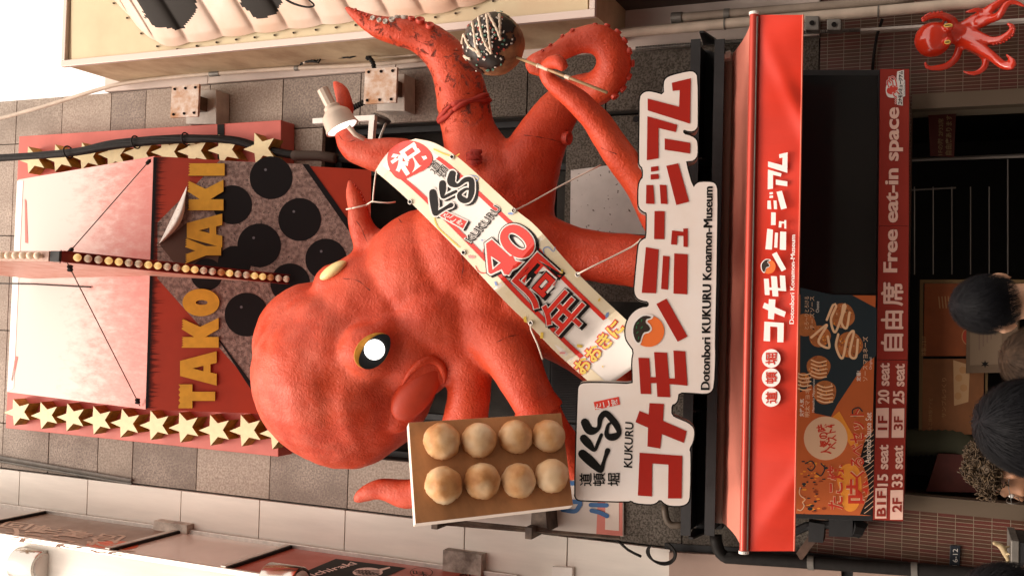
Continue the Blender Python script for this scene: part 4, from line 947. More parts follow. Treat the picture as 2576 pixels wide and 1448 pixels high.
# ================================================================== sign band "Free eat-in space"
YE = 8.22; S = PL(YE)
eb = thing('seating_sign', 'long dark red sign band listing seats and free eat-in space', 'sign', P(2250, 740, YE))
mb = MB(); mb.slab([S(2214, 174), S(2287, 174), S(2286, 567), S(2210, 567)], Vector((0, .08, 0))); mb.slab([S(2210, 568), S(2286, 568), S(2283, 905), S(2206, 903)], Vector((0, .08, 0))); mb.slab([S(2206, 904.5), S(2283, 906.5), S(2272, 1310), S(2196, 1306)], Vector((0, .08, 0)))
bd = mb.build('band', band_red, eb)
mb = MB()
up_text(mb, 'Free eat-in space', 2222, 2290-22, 271, 684, S, .004, .02, 0, .012, bold=.9)
for ch, y0, y1 in (('席', 711, 768), ('由', 782, 826), ('自', 840, 881)): heavy(mb, ch, (2271, y1), (0.5, y0-y1), (-54, 0), S, .004, 0, 1.4)
for (s, x0, x1, y0, y1, w_) in (('B1F', 2202, 2231, 1226, 1303, 1), ('2F', 2240, 2272, 1231, 1306, 1), ('1F', 2204, 2236, 1025, 1100, 1), ('3F', 2244, 2275, 1026, 1100, 1)):
    decal(mb, [[(x0, y0+1), (x1, y0), (x1-1, y1), (x0-1, y1)]], S, .004, 0)
    if s == 'B1F': up_text(mb, s, x0+3, x1-3, y0+8, y1-5, S, .007, .025, 1)
    else: up_text(mb, s, x0+4, x1-4, y0+20, y1-19, S, .007, .025, 1)
for (s, x0, x1, y0, y1) in (('15 seat', 2207, 2234, 1118, 1221), ('33 seat', 2243, 2271, 1120, 1224), ('20 seat', 2208, 2237, 913, 1014), ('25 seat', 2246, 2275, 915, 1015)): up_text(mb, s, x0, x1, y0, y1, S, .004, .02, 0, .012, bold=.5)
mb.build('band_lettering', [band_text, band_red], bd, fix=False)
# small emblem: outlined octopus over the shop name
mb = MB(); E_ = zI
decal(mb, [chaikin(E_([(440, 960), (480, 925), (540, 930), (560, 985), (600, 960), (640, 1010), (600, 1060), (540, 1110), (520, 1135), (470, 1135), (430, 1120), (412, 1060), (418, 1000)]), 1)], S, .004, 0)
decal(mb, [chaikin(E_([(445, 1010), (490, 985), (550, 1000), (555, 1040), (530, 1080), (480, 1100), (430, 1080), (425, 1040)]), 1)], S, .006, 1)
for pts in ([(450, 1010), (430, 960), (445, 930), (470, 965)], [(500, 1000), (490, 940), (460, 925), (455, 900)], [(540, 1000), (530, 940), (510, 900), (490, 890), (470, 905)], [(500, 1080), (510, 1110), (540, 1130)], [(540, 1060), (570, 1090)]):
    strokes(mb, [(p[0], p[1], 2.4) for p in E_(pts)], S, .0065, 0); strokes(mb, [(p[0], p[1], 1.4) for p in E_(pts)], S, .009, 1)
decal(mb, [E_([(548, 830), (625, 812), (625, 925), (638, 930), (638, 1115), (612, 1125), (612, 1225), (545, 1215), (540, 900)])], S, .0052, 0)
text(mb, 'コナモンミュージアム', E_([(605, 1212)])[0], (2, -84), (-11, 0), S, .0115, .04, 2)
text(mb, 'Dotonbori Konamon-Museum', E_([(632, 1108)])[0], (.5, -38), (-3, 0), S, .0115, .0, 2)
for y in (1145, 1170, 1195): decal(mb, [circle(*E_([(530, y)])[0], 2.6, 14)], S, .0045, 0); decal(mb, [circle(*E_([(530, y)])[0], 1.8, 14)], S, .006, 1)
mb.build('octopus_emblem', [vinyl_w, mat('emblem_red', (.70, .06, .04), .4), ink], bd, fix=False)
# hanging board inside, number plate, posters
t = thing('hanging_board', 'dim hanging menu board behind the entrance glass', 'sign', P(2400, 340, 9.0)); S = PL(9.0)
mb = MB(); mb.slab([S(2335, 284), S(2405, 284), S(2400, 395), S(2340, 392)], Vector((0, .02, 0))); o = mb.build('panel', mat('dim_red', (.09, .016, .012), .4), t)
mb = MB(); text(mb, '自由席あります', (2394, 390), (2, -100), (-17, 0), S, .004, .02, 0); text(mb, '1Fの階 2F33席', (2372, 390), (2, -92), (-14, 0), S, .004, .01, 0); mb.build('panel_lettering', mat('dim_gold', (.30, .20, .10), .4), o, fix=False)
t = thing('number_plate', 'small dark plate reading 6-12 on the left tiles', 'plate', P(2405, 1400, 8.58)); S = PL(YW-.0)
mb = MB(); mb.slab([S(2390, 1370), S(2416, 1372), S(2414, 1437), S(2388, 1435)], Vector((0, .018, 0))); o = mb.build('plate', mat('plate_blue', (.018, .022, .03), .4), t, bevel=.003)
mb = MB(); up_text(mb, '6-12', 2396.5, 2409, 1379, 1413, S, .003, .0, 0); text(mb, '道頓堀', (2407, 1432), (0, -12), (-11, 0), S, .003, 0, 0); mb.build('plate_lettering', mat('plate_white', (.62, .60, .56), .4), o, fix=False)
t = thing('menu_poster_case', 'dim orange framed menu posters inside the entrance', 'poster', P(2400, 880, 8.9)); S = PL(8.85)
mb = MB(); mb.slab([S(2314, 703), S(2600, 703), S(2600, 712), S(2314, 712)], Vector((0, .05, 0))); mb.slab([S(2314, 712), S(2323, 712), S(2320, 1095), S(2311, 1095)], Vector((0, .05, 0))); mb.slab([S(2480, 713), S(2486, 713), S(2484, 1092), S(2478, 1092)], Vector((0, .05, 0))); mb.build('frame', mat('brass_dim', (.20, .13, .06), .4, metal=.5), t)
for k, (x0, x1, y0, y1, m) in enumerate(((2326, 2478, 713, 895, mat('poster_orange', (.30, .075, .02), .4, var=.3, vscale=4)), (2322, 2476, 902, 1092, mat('poster_brown', (.26, .10, .035), .4, var=.25, vscale=5)))):
    mb = MB(); mb.slab([S(x0, y0), S(x1, y0), S(x1-3, y1), S(x0-3, y1)], Vector((0, .01, 0))); o = mb.build('poster', m, t)
    q = MB()
    if k == 0:
        q_ = circle(2443, 846, 24, 28); decal(q, [q_], S, .003, 0); decal(q, [circle(2443, 846, 22, 28)], S, .005, 1); text(q, '道', (2454, 857), (0, -23), (-22, 0), S, .008, .02, 2)
        decal(q, [circle(2412, 785, 15, 16), circle(2440, 735, 26, 16, 20)], S, .003, 2); text(q, '体験はB1F', (2330, 895), (1, -50), (-13, 0), S, .003, .01, 0)
        for j in range(4): decal(q, [[(2360+j*8, 745), (2363+j*8, 745), (2366+j*8, 775), (2363+j*8, 775)]], S, .003, 0)
    else:
        decal(q, [[(2398, 905), (2440, 918), (2436, 1010), (2400, 1020)], ], S, .003, 3)
        for j, (x, y) in enumerate(((2422, 930), (2412, 950), (2424, 975), (2410, 995))): decal(q, [circle(x, y, 9, 16)], S, .005+.0002*j, 0)
        text(q, 'サンプルづくり', (2380, 1050), (1, -100), (-12, 0), S, .003, 0, 0); text(q, 'たこ焼体験アソビ', (2345, 1080), (1, -80), (-10, 0), S, .003, 0, 0); text(q, '見本食品館', (2465, 1070), (0, -50), (-10, 0), S, .003, 0, 2)
    q.build('poster_print', [mat('poster_tan', (.46, .24, .10), .4), mat('poster_red', (.40, .045, .02), .4), ink, mat('poster_pale', (.50, .30, .15), .4)], o, fix=False)
t = thing('notice_stand', 'tilted pale notice board standing before the posters', 'notice', P(2500, 840, 8.8)); S = plane3(P(2430, 740, 8.84), P(2430, 940, 8.84), P(2600, 840, 8.6))
mb = MB(); mb.slab([S(2432, 742), S(2560, 738), S(2560, 936), S(2430, 938)], S.n*-.03); o = mb.build('board', mat('notice_tan', (.17, .11, .065), .5, var=.25, vscale=5), t)
mb = MB(); decal(mb, [[(2440, 765), (2520, 762), (2520, 915), (2440, 918)]], S, .003, 0); decal(mb, [[(2478+12*math.cos(a)*(1 if i % 2 else .4), 915+10*math.sin(a)*(1 if i % 2 else .4)) for i, a in enumerate([2*math.pi*k/12 for k in range(12)])]], S, .006, 1)
for j in range(5): decal(mb, [[(2462+j*10, 780), (2465+j*10, 780), (2465+j*10, 880-j*9), (2462+j*10, 880-j*9)]], S, .005, 2)
mb.build('notice_print', [mat('notice_sheet', (.21, .145, .09), .5), ink, mat('notice_ink', (.16, .10, .07), .5)], o, fix=False)
mb = MB(); mb.cyl(S(2555, 780), Vector((S(2555, 780).x, 8.84, .13)), .02); mb.cyl(S(2555, 900), Vector((S(2555, 900).x, 8.84, .13)), .02); mb.build('leg', black, t)
t = thing('fabric_duct', 'dark olive ribbed fabric duct hanging inside the entrance', 'duct', P(2360, 1115, 8.9))
mb = MB(); q = [Vector(p[:3]) for p in catmull([tuple(P(x, y, 8.9)) for x, y in ((2280, 1112), (2340, 1110), (2400, 1112), (2438, 1130))], .02)]; mb.tube(q, [.105 if i % 2 else .115 for i in range(len(q))], 18); mb.build('duct', mat('olive_fabric', (.05, .05, .028), .8), t, smooth=True)
t = thing('red_shelf', 'dim red counter at the left inside the entrance', 'counter', P(2450, 1200, 8.8)); S = PL(8.8)
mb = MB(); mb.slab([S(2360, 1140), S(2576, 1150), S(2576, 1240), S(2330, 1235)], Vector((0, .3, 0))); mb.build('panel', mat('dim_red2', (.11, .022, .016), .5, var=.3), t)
# ================================================================== the giant octopus
def ch(pts):
    out = []
    for p in pts:
        x, y, r, Y = p; q = P(x, y, Y); out.append((q.x, q.y, q.z, r*SC(x, y, Y)))
    return out
OCT = [
 [(868, 938, 233, 7.35)], [(800, 868, 163, 7.35)], [(872, 1000, 180, 7.33)],
 [(960, 792, 172, 7.38)], [(1080, 692, 168, 7.42)], [(1185, 640, 172, 7.45)], [(1120, 800, 150, 7.38)], [(1235, 740, 140, 7.45)], [(1030, 880, 130, 7.25)],
 [(932, 884, 82, 6.88), (1000, 850, 110, 7.2)],                                   # eye mound
 [(846, 722, 62, 7.12), (900, 720, 95, 7.25)],                                     # far eye mound
 [(1000, 1058, 34, 7.14), (1030, 1008, 40, 7.12), (1060, 968, 42, 7.12)],
 [(1100, 940, 30, 7.14)],
 # raised peeling tentacle
 [(1260, 490, 110, 7.5), (1200, 385, 80, 7.5), (1178, 320, 68, 7.48), (1163, 250, 66, 7.45), (1148, 195, 62, 7.42), (1118, 140, 54, 7.38), (1068, 100, 44, 7.32), (1010, 82, 37, 7.25), (960, 72, 31, 7.2), (915, 50, 21, 7.15), (872, 22, 9, 7.1)],
 # leg that curls into the ring
 [(1280, 590, 115, 7.5), (1315, 460, 88, 7.52), (1352, 370, 72, 7.55), (1400, 285, 58, 7.6), (1452, 236, 48, 7.62), (1505, 222, 45, 7.58), (1540, 185, 45, 7.52), (1543, 135, 44, 7.46), (1508, 98, 40, 7.42), (1455, 102, 33, 7.4), (1410, 128, 27, 7.38), (1368, 143, 22, 7.38), (1335, 155, 18, 7.4), (1340, 178, 13, 7.42), (1370, 183, 11, 7.42)],
 # front tentacle gripping the skewer
 [(1660, 560, 46, 7.35), (1618, 470, 46, 7.3), (1572, 412, 42, 7.22), (1528, 345, 40, 7.15), (1488, 290, 36, 7.08), (1436, 242, 31, 7.02), (1392, 212, 25, 6.98), (1368, 186, 19, 6.96), (1374, 164, 17, 6.92), (1398, 155, 19, 6.86), (1416, 166, 18, 6.84)],
 [(1240, 640, 140, 7.45), (1350, 625, 98, 7.5), (1445, 637, 68, 7.55), (1540, 650, 66, 7.55), (1680, 665, 70, 7.55)],
 # two legs beside the mouth
 [(1170, 850, 92, 7.35), (1180, 950, 60, 7.3), (1172, 1050, 56, 7.3), (1135, 1150, 50, 7.3), (1085, 1225, 42, 7.3), (1020, 1241, 37, 7.3), (960, 1228, 28, 7.28), (915, 1243, 20, 7.26), (897, 1256, 12, 7.25)],
 [(1220, 800, 110, 7.35), (1278, 880, 78, 7.25), (1318, 960, 62, 7.2), (1348, 1020, 56, 7.2), (1390, 1085, 50, 7.25), (1440, 1160, 48, 7.35)],
 [(1310, 760, 115, 7.45), (1410, 830, 82, 7.5), (1500, 905, 64, 7.52), (1620, 1010, 60, 7.55)],
 # tentacle behind the lamp, and the short roped one
 [(1200, 560, 120, 7.5), (1100, 450, 68, 7.42), (1015, 396, 48, 7.3), (942, 390, 42, 7.25), (888, 372, 34, 7.22), (866, 336, 29, 7.24), (862, 300, 26, 7.25), (869, 264, 23, 7.26), (858, 228, 18, 7.26), (842, 207, 10, 7.26)],
 [(985, 660, 80, 7.4), (922, 598, 40, 7.3), (905, 552, 31, 7.25), (901, 520, 26, 7.22), (890, 488, 22, 7.2), (879, 455, 10, 7.2)],
]
mb = MB()
for c in OCT: sweep(mb, ch(c), .06, 20)
ov, of_ = skin(mb, .022, 14, .6)
# sculpt: dents and brows, given as (x, y, radius px, height m)
sv = Surf(ov, of_); on = normals(ov, of_)
for (x, y, r, hgt) in ((735, 800, 40, -.045), (770, 900, 55, -.02), (700, 900, 40, .02), (690, 1010, 45, -.02), (760, 1060, 40, .025), (840, 1100, 45, -.03), (900, 1070, 45, .025), (840, 900, 40, .025), (835, 960, 45, -.06), (815, 1000, 50, -.03),
                       (905, 770, 42, -.05), (860, 800, 34, .03), (780, 770, 36, .03), (990, 900, 40, -.02), (960, 960, 45, -.035), (1010, 800, 60, .02), (1100, 820, 60, -.02), (930, 1120, 40, -.025), (720, 960, 40, .018), (870, 1010, 36, .02), (1060, 780, 50, .015), (975, 1020, 50, -.03)):
    p, n = sv.hit(x, y)
    if p is None: continue
    rr = r*SC(x, y, p.y); d2 = ((ov-np.array(p))**2).sum(1)/(rr*1.15)**2; ov = ov+on*(.62*hgt*np.exp(-d2))[:, None]
# fine unevenness
nz = np.array([mnoise.noise(Vector(p)*4.5)*.010+mnoise.noise(Vector(p)*11)*.004 for p in ov]); ov = ov+on*nz[:, None]
sv = Surf(ov, of_)
octo = thing('octopus_sculpture', 'giant red octopus sculpture sprawling over the shop front', 'octopus sculpture', P(1150, 750, 7.5))
om = bpy.data.materials.new('octopus_red'); om.use_nodes = True; N, L, B = nodes(om)
tc = N.new('ShaderNodeTexCoord'); at = N.new('ShaderNodeAttribute'); at.attribute_name = 'peel'; at2 = N.new('ShaderNodeAttribute'); at2.attribute_name = 'fade'
def nz_(sc, det=4, ro=.55, dist=0):
    n = N.new('ShaderNodeTexNoise'); n.inputs['Scale'].default_value = sc; n.inputs['Detail'].default_value = det; n.inputs['Roughness'].default_value = ro; n.inputs['Distortion'].default_value = dist; L.new(tc.outputs['Object'], n.inputs['Vector']); return n
def ramp(src, stops):
    r = N.new('ShaderNodeValToRGB'); L.new(src, r.inputs[0]); e = r.color_ramp.elements
    e[0].position, e[0].color = stops[0][0], (*stops[0][1], 1); e[1].position, e[1].color = stops[-1][0], (*stops[-1][1], 1)
    for p, c in stops[1:-1]: q = e.new(p); q.color = (*c, 1)
    return r
def mixc(f, a, b, bt='MIX'):
    m = N.new('ShaderNodeMix'); m.data_type = 'RGBA'; m.blend_type = bt
    if hasattr(f, 'is_linked'): L.new(f, m.inputs[0])
    else: m.inputs[0].default_value = f
    for k, s in ((6, a), (7, b)):
        if isinstance(s, tuple): m.inputs[k].default_value = (*s, 1)
        else: L.new(s, m.inputs[k])
    return m.outputs[2]
def math_(op, a, b):
    m = N.new('ShaderNodeMath'); m.operation = op; m.use_clamp = True
    for k, s in ((0, a), (1, b)):
        if isinstance(s, (int, float)): m.inputs[k].default_value = s
        else: L.new(s, m.inputs[k])
    return m.outputs[0]
base = ramp(nz_(2.2, 5).outputs['Fac'], [(.3, (.49, .040, .011)), (.5, (.54, .052, .015)), (.7, (.57, .066, .021))]).outputs[0]
fadem = math_('MULTIPLY', ramp(nz_(5, 6, .65).outputs['Fac'], [(.40, (0, 0, 0)), (.70, (1, 1, 1))]).outputs[0], at2.outputs['Fac'])
c1 = mixc(fadem, base, (.64, .14, .085))
crk = nz_(9, 8, .75, .6)
pk = math_('MULTIPLY', ramp(crk.outputs['Fac'], [(.55, (0, 0, 0)), (.64, (1, 1, 1))]).outputs[0], at.outputs['Fac'])
c2 = mixc(pk, c1, (.16, .035, .018))
wh = math_('MULTIPLY', ramp(nz_(13, 6, .7, .3).outputs['Fac'], [(.66, (0, 0, 0)), (.69, (1, 1, 1))]).outputs[0], at.outputs['Fac'])
c3 = mixc(wh, c2, (.55, .42, .30))
stm = N.new('ShaderNodeMapping'); stm.inputs['Scale'].default_value = (5, 5, .6); L.new(tc.outputs['Object'], stm.inputs[0])
stn = N.new('ShaderNodeTexNoise'); stn.inputs['Scale'].default_value = 1.8; stn.inputs['Detail'].default_value = 7; stn.inputs['Roughness'].default_value = .65; L.new(stm.outputs[0], stn.inputs['Vector'])
c3 = mixc(1.0, c3, ramp(stn.outputs['Fac'], [(.36, (.90, .86, .84)), (.55, (1, 1, 1))]).outputs[0], 'MULTIPLY')
L.new(c3, B.inputs['Base Color']); rr_ = N.new('ShaderNodeMapRange'); L.new(stn.outputs['Fac'], rr_.inputs[0]); rr_.inputs[1].default_value = .3; rr_.inputs[2].default_value = .7; rr_.inputs[3].default_value = .56; rr_.inputs[4].default_value = .42; L.new(rr_.outputs[0], B.inputs['Roughness']); B.inputs['Specular IOR Level'].default_value = .3
vo = N.new('ShaderNodeTexVoronoi'); vo.inputs['Scale'].default_value = 60; vo.feature = 'SMOOTH_F1'; vo.inputs['Smoothness'].default_value = .6; dn = nz_(14, 3)
mpd = N.new('ShaderNodeMix'); mpd.data_type = 'VECTOR'; mpd.inputs[0].default_value = .09; L.new(tc.outputs['Object'], mpd.inputs[4]); L.new(dn.outputs['Color'], mpd.inputs[5]); L.new(mpd.outputs[1], vo.inputs['Vector'])
b1 = N.new('ShaderNodeBump'); b1.inputs['Strength'].default_value = .32; b1.inputs['Distance'].default_value = .010; L.new(vo.outputs['Distance'], b1.inputs['Height'])
b2 = N.new('ShaderNodeBump'); b2.inputs['Strength'].default_value = .28; b2.inputs['Distance'].default_value = .02; L.new(nz_(38, 4).outputs['Fac'], b2.inputs['Height']); L.new(b1.outputs[0], b2.inputs['Normal'])
b3 = N.new('ShaderNodeBump'); b3.inputs['Strength'].default_value = .9; b3.inputs['Distance'].default_value = .02; b3.invert = True; L.new(pk, b3.inputs['Height']); L.new(b2.outputs[0], b3.inputs['Normal']); L.new(b3.outputs[0], B.inputs['Normal'])
body = mesh_obj('body', ov, of_, om, octo)
# worn paint on the raised tentacle; sun bleached paint high on the head and on the arms at its far side
pts1 = np.array([p[:3] for p in ch(OCT[11])]) if False else np.array([p[:3] for p in ch(OCT[13][3:])])
dmin = np.min(np.linalg.norm(ov[:, None, :]-pts1[None, :, :], axis=2), axis=1) if len(ov) < 200000 else np.ones(len(ov))
peel = np.clip((.36-dmin)/.10, 0, 1)
hd = np.array(P(800, 950, 7.2)); h2 = np.array(P(880, 430, 7.2)); h3 = np.array(P(960, 1235, 7.2)); h4 = np.array(P(912, 585, 7.2))
fade = np.maximum(.22, np.clip(1.3-np.linalg.norm(ov-hd, axis=1)/.95, 0, 1))
for h, s in ((h2, .75), (h3, .5), (h4, .35)): fade = np.maximum(fade, .8*np.clip(1.3-np.linalg.norm(ov-h, axis=1)/s, 0, 1))
peel = np.maximum(peel, .0)
for nm, arr in (('peel', peel), ('fade', fade)):
    a = body.data.attributes.new(nm, 'FLOAT', 'POINT'); a.data.foreach_set('value', arr.astype(np.float32))
red_s = mat('octopus_sucker', (.50, .05, .025), .45, bump=.2, bscale=60); sucker_w = mat('sucker_cup', (.62, .54, .46), .5, var=.3, vscale=30)
# suckers
def sucker(x, y, rpx, white=0, Y=None, out=None):
    p, n = sv.hit(x, y)
    if p is None:
        q = sv.b.find_nearest(P(x, y, Y or 7.3)); p, n = q[0], q[1]
    r = rpx*SC(x, y, p.y); m = MB(); m.lathe(p-n*.02, n, [(0, r), (.02+r*.5, r*1.05), (.02+r*.75, r*.98), (.02+r*.72, r*.66), (.02+r*.5, r*.45)], 14); m.build('sucker', [sucker_w if white else red_s], octo, smooth=True, angle=50)
for (x, y, r, w_) in zH([(262, 80, 13, 0), (300, 104, 14, 0), (350, 128, 18, 0), (410, 152, 20, 1), (465, 170, 20, 1), (520, 182, 22, 1), (575, 168, 27, 1), (622, 138, 27, 1), (680, 112, 30, 1), (745, 110, 30, 0), (820, 128, 38, 0), (905, 175, 36, 0)]): sucker(x, y+2, r*.293, w_, 7.2)
for (x, y, r) in ((1415, 92, 5), (1440, 78, 6), (1470, 62, 6), (1498, 56, 7), (1530, 60, 8), (1556, 78, 9), (1575, 100, 9), (1586, 128, 9), (1588, 160, 9), (1580, 192, 9), (1565, 222, 10), (1545, 240, 10), (1385, 115, 5), (1365, 128, 4)): sucker(x, y, r, 0, 7.45)
for k in range(9): sucker(897+k*3.6, 462+k*8.2, 3.2, 0, 7.2)
sucker(1453, 350, 17, 0, 7.5)
# eye that is a lit lamp
c, n = sv.hit(934, 884); n = (n*.35+(CAM-c).normalized()).normalized()
ax = Vector((1, 0, 0)); ax = (ax-n*ax.dot(n)).normalized(); SE = plane3(c+n*.02, c+n*.02+ax, c+n*.02+n.cross(ax))
yel = mat('eye_yellow', (.62, .27, .035), .4, var=.3, vscale=14); eye = MB()
yo = chaikin(zF([(670, 770), (680, 710), (725, 652), (800, 617), (872, 628), (888, 690), (868, 765), (820, 815), (755, 835), (695, 818)]), 2)
eye.slab([SE(x, y) for x, y in yo], n*-.09); eo = eye.build('eye', yel, octo, bevel=.006)
mb = MB(); bo = chaikin(zF([(702, 795), (728, 722), (778, 660), (832, 634), (876, 642), (880, 700), (852, 770), (800, 818), (740, 830)]), 2); bo = grow(bo, 3.6); mb.slab([SE(x, y, .012) for x, y in bo], n*-.011); mb.build('pupil', mat('eye_black', (.012, .012, .013), .3), eo)
cc = SE(*zF([(793, 720)])[0], .012); rr = 59*.4345*SC(934, 880, c.y)
mb = MB(); mb.lathe(cc, n, [(0, rr), (.03, rr), (.05, rr*.9), (.06, rr*.6), (.064, rr*.05)], 32); mb.build('lamp_lens', mat('lamp_lens', (.9, .9, .88), .3, emit=(1, .97, .92), estr=1.3), eo, smooth=True, angle=40)
c, n = sv.hit(836, 678); d1 = (P(868, 652, c.y)-P(808, 692, c.y)).normalized(); n = (n+Vector((.9, -.2, .9))).normalized(); d1 = (d1-n*d1.dot(n)).normalized(); d2 = n.cross(d1); k = SC(836, 670, c.y)
mb = MB(); mb.ball((0, 0, 0), 1, n=24); c = c-n*.01; mb.v = [c+d1*v.x*42*k+d2*v.y*30*k+n*v.z*.05 for v in mb.v]; mb.build('eye', mat('eye_pale_yellow', (.78, .62, .28), .4), octo, smooth=True)
# mouth: a smooth flap below the eye with a lip folded over its upper end
mo_m = mat('mouth_red', (.50, .046, .014), .5, var=.2, vscale=6, bump=.12, bscale=60)
c, n = sv.hit(1050, 982); k = SC(1046, 990, c.y); n = (n*.3+(CAM-c).normalized()).normalized()
d1 = P(1104, 918, c.y)-P(1000, 1046, c.y); d1 = (d1-n*d1.dot(n)).normalized(); d2 = n.cross(d1)
mb = MB(); mb.ball((0, 0, 0), 1, n=40); mb.v = [c-n*.062+d1*v.x*90*k+d2*v.y*(44-6*v.x)*k+n*v.z*.112 for v in mb.v]; mb.build('mouth', mo_m, octo, smooth=True)
lp = [(1012, 968, .010), (1030, 938, .022), (1056, 914, .032), (1084, 903, .036), (1106, 914, .034), (1117, 940, .026), (1117, 962, .012)]
q = []
for x, y, r in lp:
    h = sv.hit(x, y)[0]
    if h is None or h.y > c.y+.25: h = P(x, y, c.y+.06)
    q.append((*(h-n*.002), r))
mb = MB(); sweep(mb, q, .02, 14); mb.build('lip', om, octo, smooth=True)
# casting seams and cracks in the paint
seam_m = mat('seam_dark', (.12, .018, .010), .7)
for pts in ([(896, 556), (908, 572), (918, 596), (926, 612)], [(852, 338), (862, 352), (880, 356), (894, 352)], [(1318, 340), (1350, 344), (1390, 352), (1424, 362)], [(945, 500), (980, 520), (1010, 560)], [(862, 700), (900, 706), (930, 730)], [(1150, 610), (1165, 660), (1160, 700)], [(1062, 372), (1066, 396), (1058, 420)], [(1552, 388), (1530, 380), (1512, 372)], [(1250, 860), (1280, 846), (1306, 842)]):
    q = []
    for x, y in [(p[0], p[1]) for p in catmull(pts, 4)]:
        h = sv.hit(x, y)[0]
        if h is not None and (not q or (h-q[-1]).length < .1): q.append(h)
    if len(q) > 3: mb = MB(); mb.tube(q, [.0035*(.6+.4*math.sin(i*.8)) for i in range(len(q))], 5); mb.build('seam', seam_m, octo)
# seam and rag round the raised tentacle, cloth cuff on the leg by the board
def wrap(chain, t, k, rad, name, mt, wob=.012, tilt=(0, 0)):
    q = ch(chain); a, b = Vector(q[t][:3]), Vector(q[t+1][:3]); d = (b-a).normalized(); c = a.lerp(b, k); r = q[t][3]*(1-k)+q[t+1][3]*k
    up = Vector((0, -1, 0)); u = (up-d*up.dot(d)).normalized(); v = d.cross(u); m = MB()
    for j in range(2):
        pts = [c+(u*math.cos(an)+v*math.sin(an))*(r*1.01+wob*math.sin(an*5+j))+d*(tilt[0]*math.cos(an)+tilt[1]*math.sin(an)+.03*j+.012*math.sin(an*3+j*2)) for an in [2*math.pi*i/40 for i in range(41)]]
        m.tube(pts, [rad*(1+.3*math.sin(i*.9+j)) for i in range(41)], 8)
    m.build(name, mt, octo, smooth=True)
rag = mat('red_rag', (.42, .035, .02), .7, var=.3, vscale=12)
wrap(OCT[13], 2, .55, .018, 'cloth_tie', rag, tilt=(0, .05))
mb = MB(); c = sv(1068, 318, .02)
for k in range(5): mb.tube([c+Vector((.03*math.sin(k*2), -.02*k*.3, .0)), c+Vector((.05*math.sin(k*2+1), -.05, -.06-.01*k)), c+Vector((.05*math.cos(k*2), -.03, -.13))], [.02, .028, .012], 8)
mb.build('cloth_knot', rag, octo, smooth=True)
mb = MB(); q = ch(OCT[18]); a, b = Vector(q[3][:3]), Vector(q[4][:3]); d = (b-a).normalized()
mb.lathe(a-d*.03, d, [(0, q[3][3]*.9), (.0, q[3][3]*1.03), (.10, q[3][3]*1.10), (.12, q[3][3]*1.08), (.11, q[3][3]*.95)], 28); mb.build('cuff', om, octo, smooth=True, angle=40)

# ================================================================== takoyaki board held by the octopus
A, Bq, Dq = P(1028, 1062, 6.34), P(1412, 1038, 7.04), P(1045, 1316, 6.12); Cq = Bq+Dq-A
SB = plane3(A, Bq, Dq); n = SB.n
tb = thing('takoyaki_tray', 'pale wooden slab with eight round takoyaki dumplings held by the octopus', 'tray', (A+Cq)*.5)
wood = mat('board_front', (.58, .27, .11), .5, var=.35, vscale=3, stretch=(.5, 2, 1.2), bump=.1, speck=((.30, .13, .06), 9, .25, .72)); wood_e = mat('board_edge', (.84, .72, .63), .5, var=.15, vscale=4)
mb = MB(); mb.slab([SB(1028, 1062), SB(1412, 1038), SB(1442, 1270), SB(1045, 1316)], n*-.10, 0, 1); mb.build('slab', [wood, wood_e], tb, bevel=.003)
dough = mat('dough', (.78, .45, .19), .5, var2=(.46, .19, .06), var=1, vscale=4.2, bump=.35, bscale=26, speck=((.80, .60, .38), 5, .3, .58))
for k, (x, y, r) in enumerate(((1110, 1112, 46), (1203, 1110, 43), (1295, 1101, 42), (1377, 1100, 41), (1115, 1222, 46), (1211, 1212, 45), (1302, 1211, 43), (1385, 1199, 42))):
    c = SB(x, y, 0); R_ = r*SC(x, y, c.y); c = c+n*R_*.28; mb = MB(); mb.ball(c, R_, n=40)
    for i, v in enumerate(mb.v):
        dv = (v-c).normalized(); s = 1+.065*mnoise.noise(dv*1.9+Vector((k*7, 0, 0)))+.03*mnoise.noise(dv*4.5+Vector((k*3, 1, 0)))
        if abs((v-c).dot(n)) < R_*.16 and (v-c).dot(n) < 0: s *= 1.04
        mb.v[i] = c+dv*R_*s
    mb.build('takoyaki_ball', dough, tb, smooth=True)

# ================================================================== takoyaki on a skewer
bc = P(1243, 112, 6.95); br_ = 77*SC(1243, 112, 6.95)
sk = thing('skewered_takoyaki', 'big chocolate brown takoyaki ball with mayonnaise stripes on a stick', 'takoyaki', bc)
mb = MB(); mb.ball(bc, br_, n=48)
for i, v in enumerate(mb.v): dv = (v-bc).normalized(); mb.v[i] = bc+dv*br_*(1+.025*mnoise.noise(dv*2.5))
mb.build('dumpling', mat('skewer_dough', (.42, .20, .085), .6, var2=(.12, .05, .025), var=1, vscale=6, bump=.4, bscale=16), sk, smooth=True)
axd = (P(1176, 72, 6.72)-bc).normalized(); mb = MB(); mb.ball(bc, br_*1.025, n=96)
for i, v in enumerate(mb.v): dv = (v-bc).normalized(); mb.v[i] = bc+dv*br_*(1.022+.025*mnoise.noise(dv*2.5)+.006*mnoise.noise(dv*9))
keep = []
for f in mb.f:
    cv = sum((mb.v[i] for i in f), Vector())/4; dv = (cv-bc).normalized()
    if dv.dot(axd) > .10+.34*mnoise.noise(dv*3.4+Vector((4, 2, 1)))+.12*mnoise.noise(dv*9): keep.append(f)
mb.f = keep; mb.mi = [0]*len(keep)
so_ = mb.build('sauce_coat', mat('dark_sauce', (.026, .017, .013), .32, var=.3, vscale=12, bump=.3, bscale=20), sk, smooth=True, fix=False)
sm = so_.modifiers.new('thick', 'SOLIDIFY'); sm.thickness = .012; sm.offset = 1
sball = Surf(np.array([tuple(bc+(v-bc)*1.012) for v in mb.v]), mb.f)
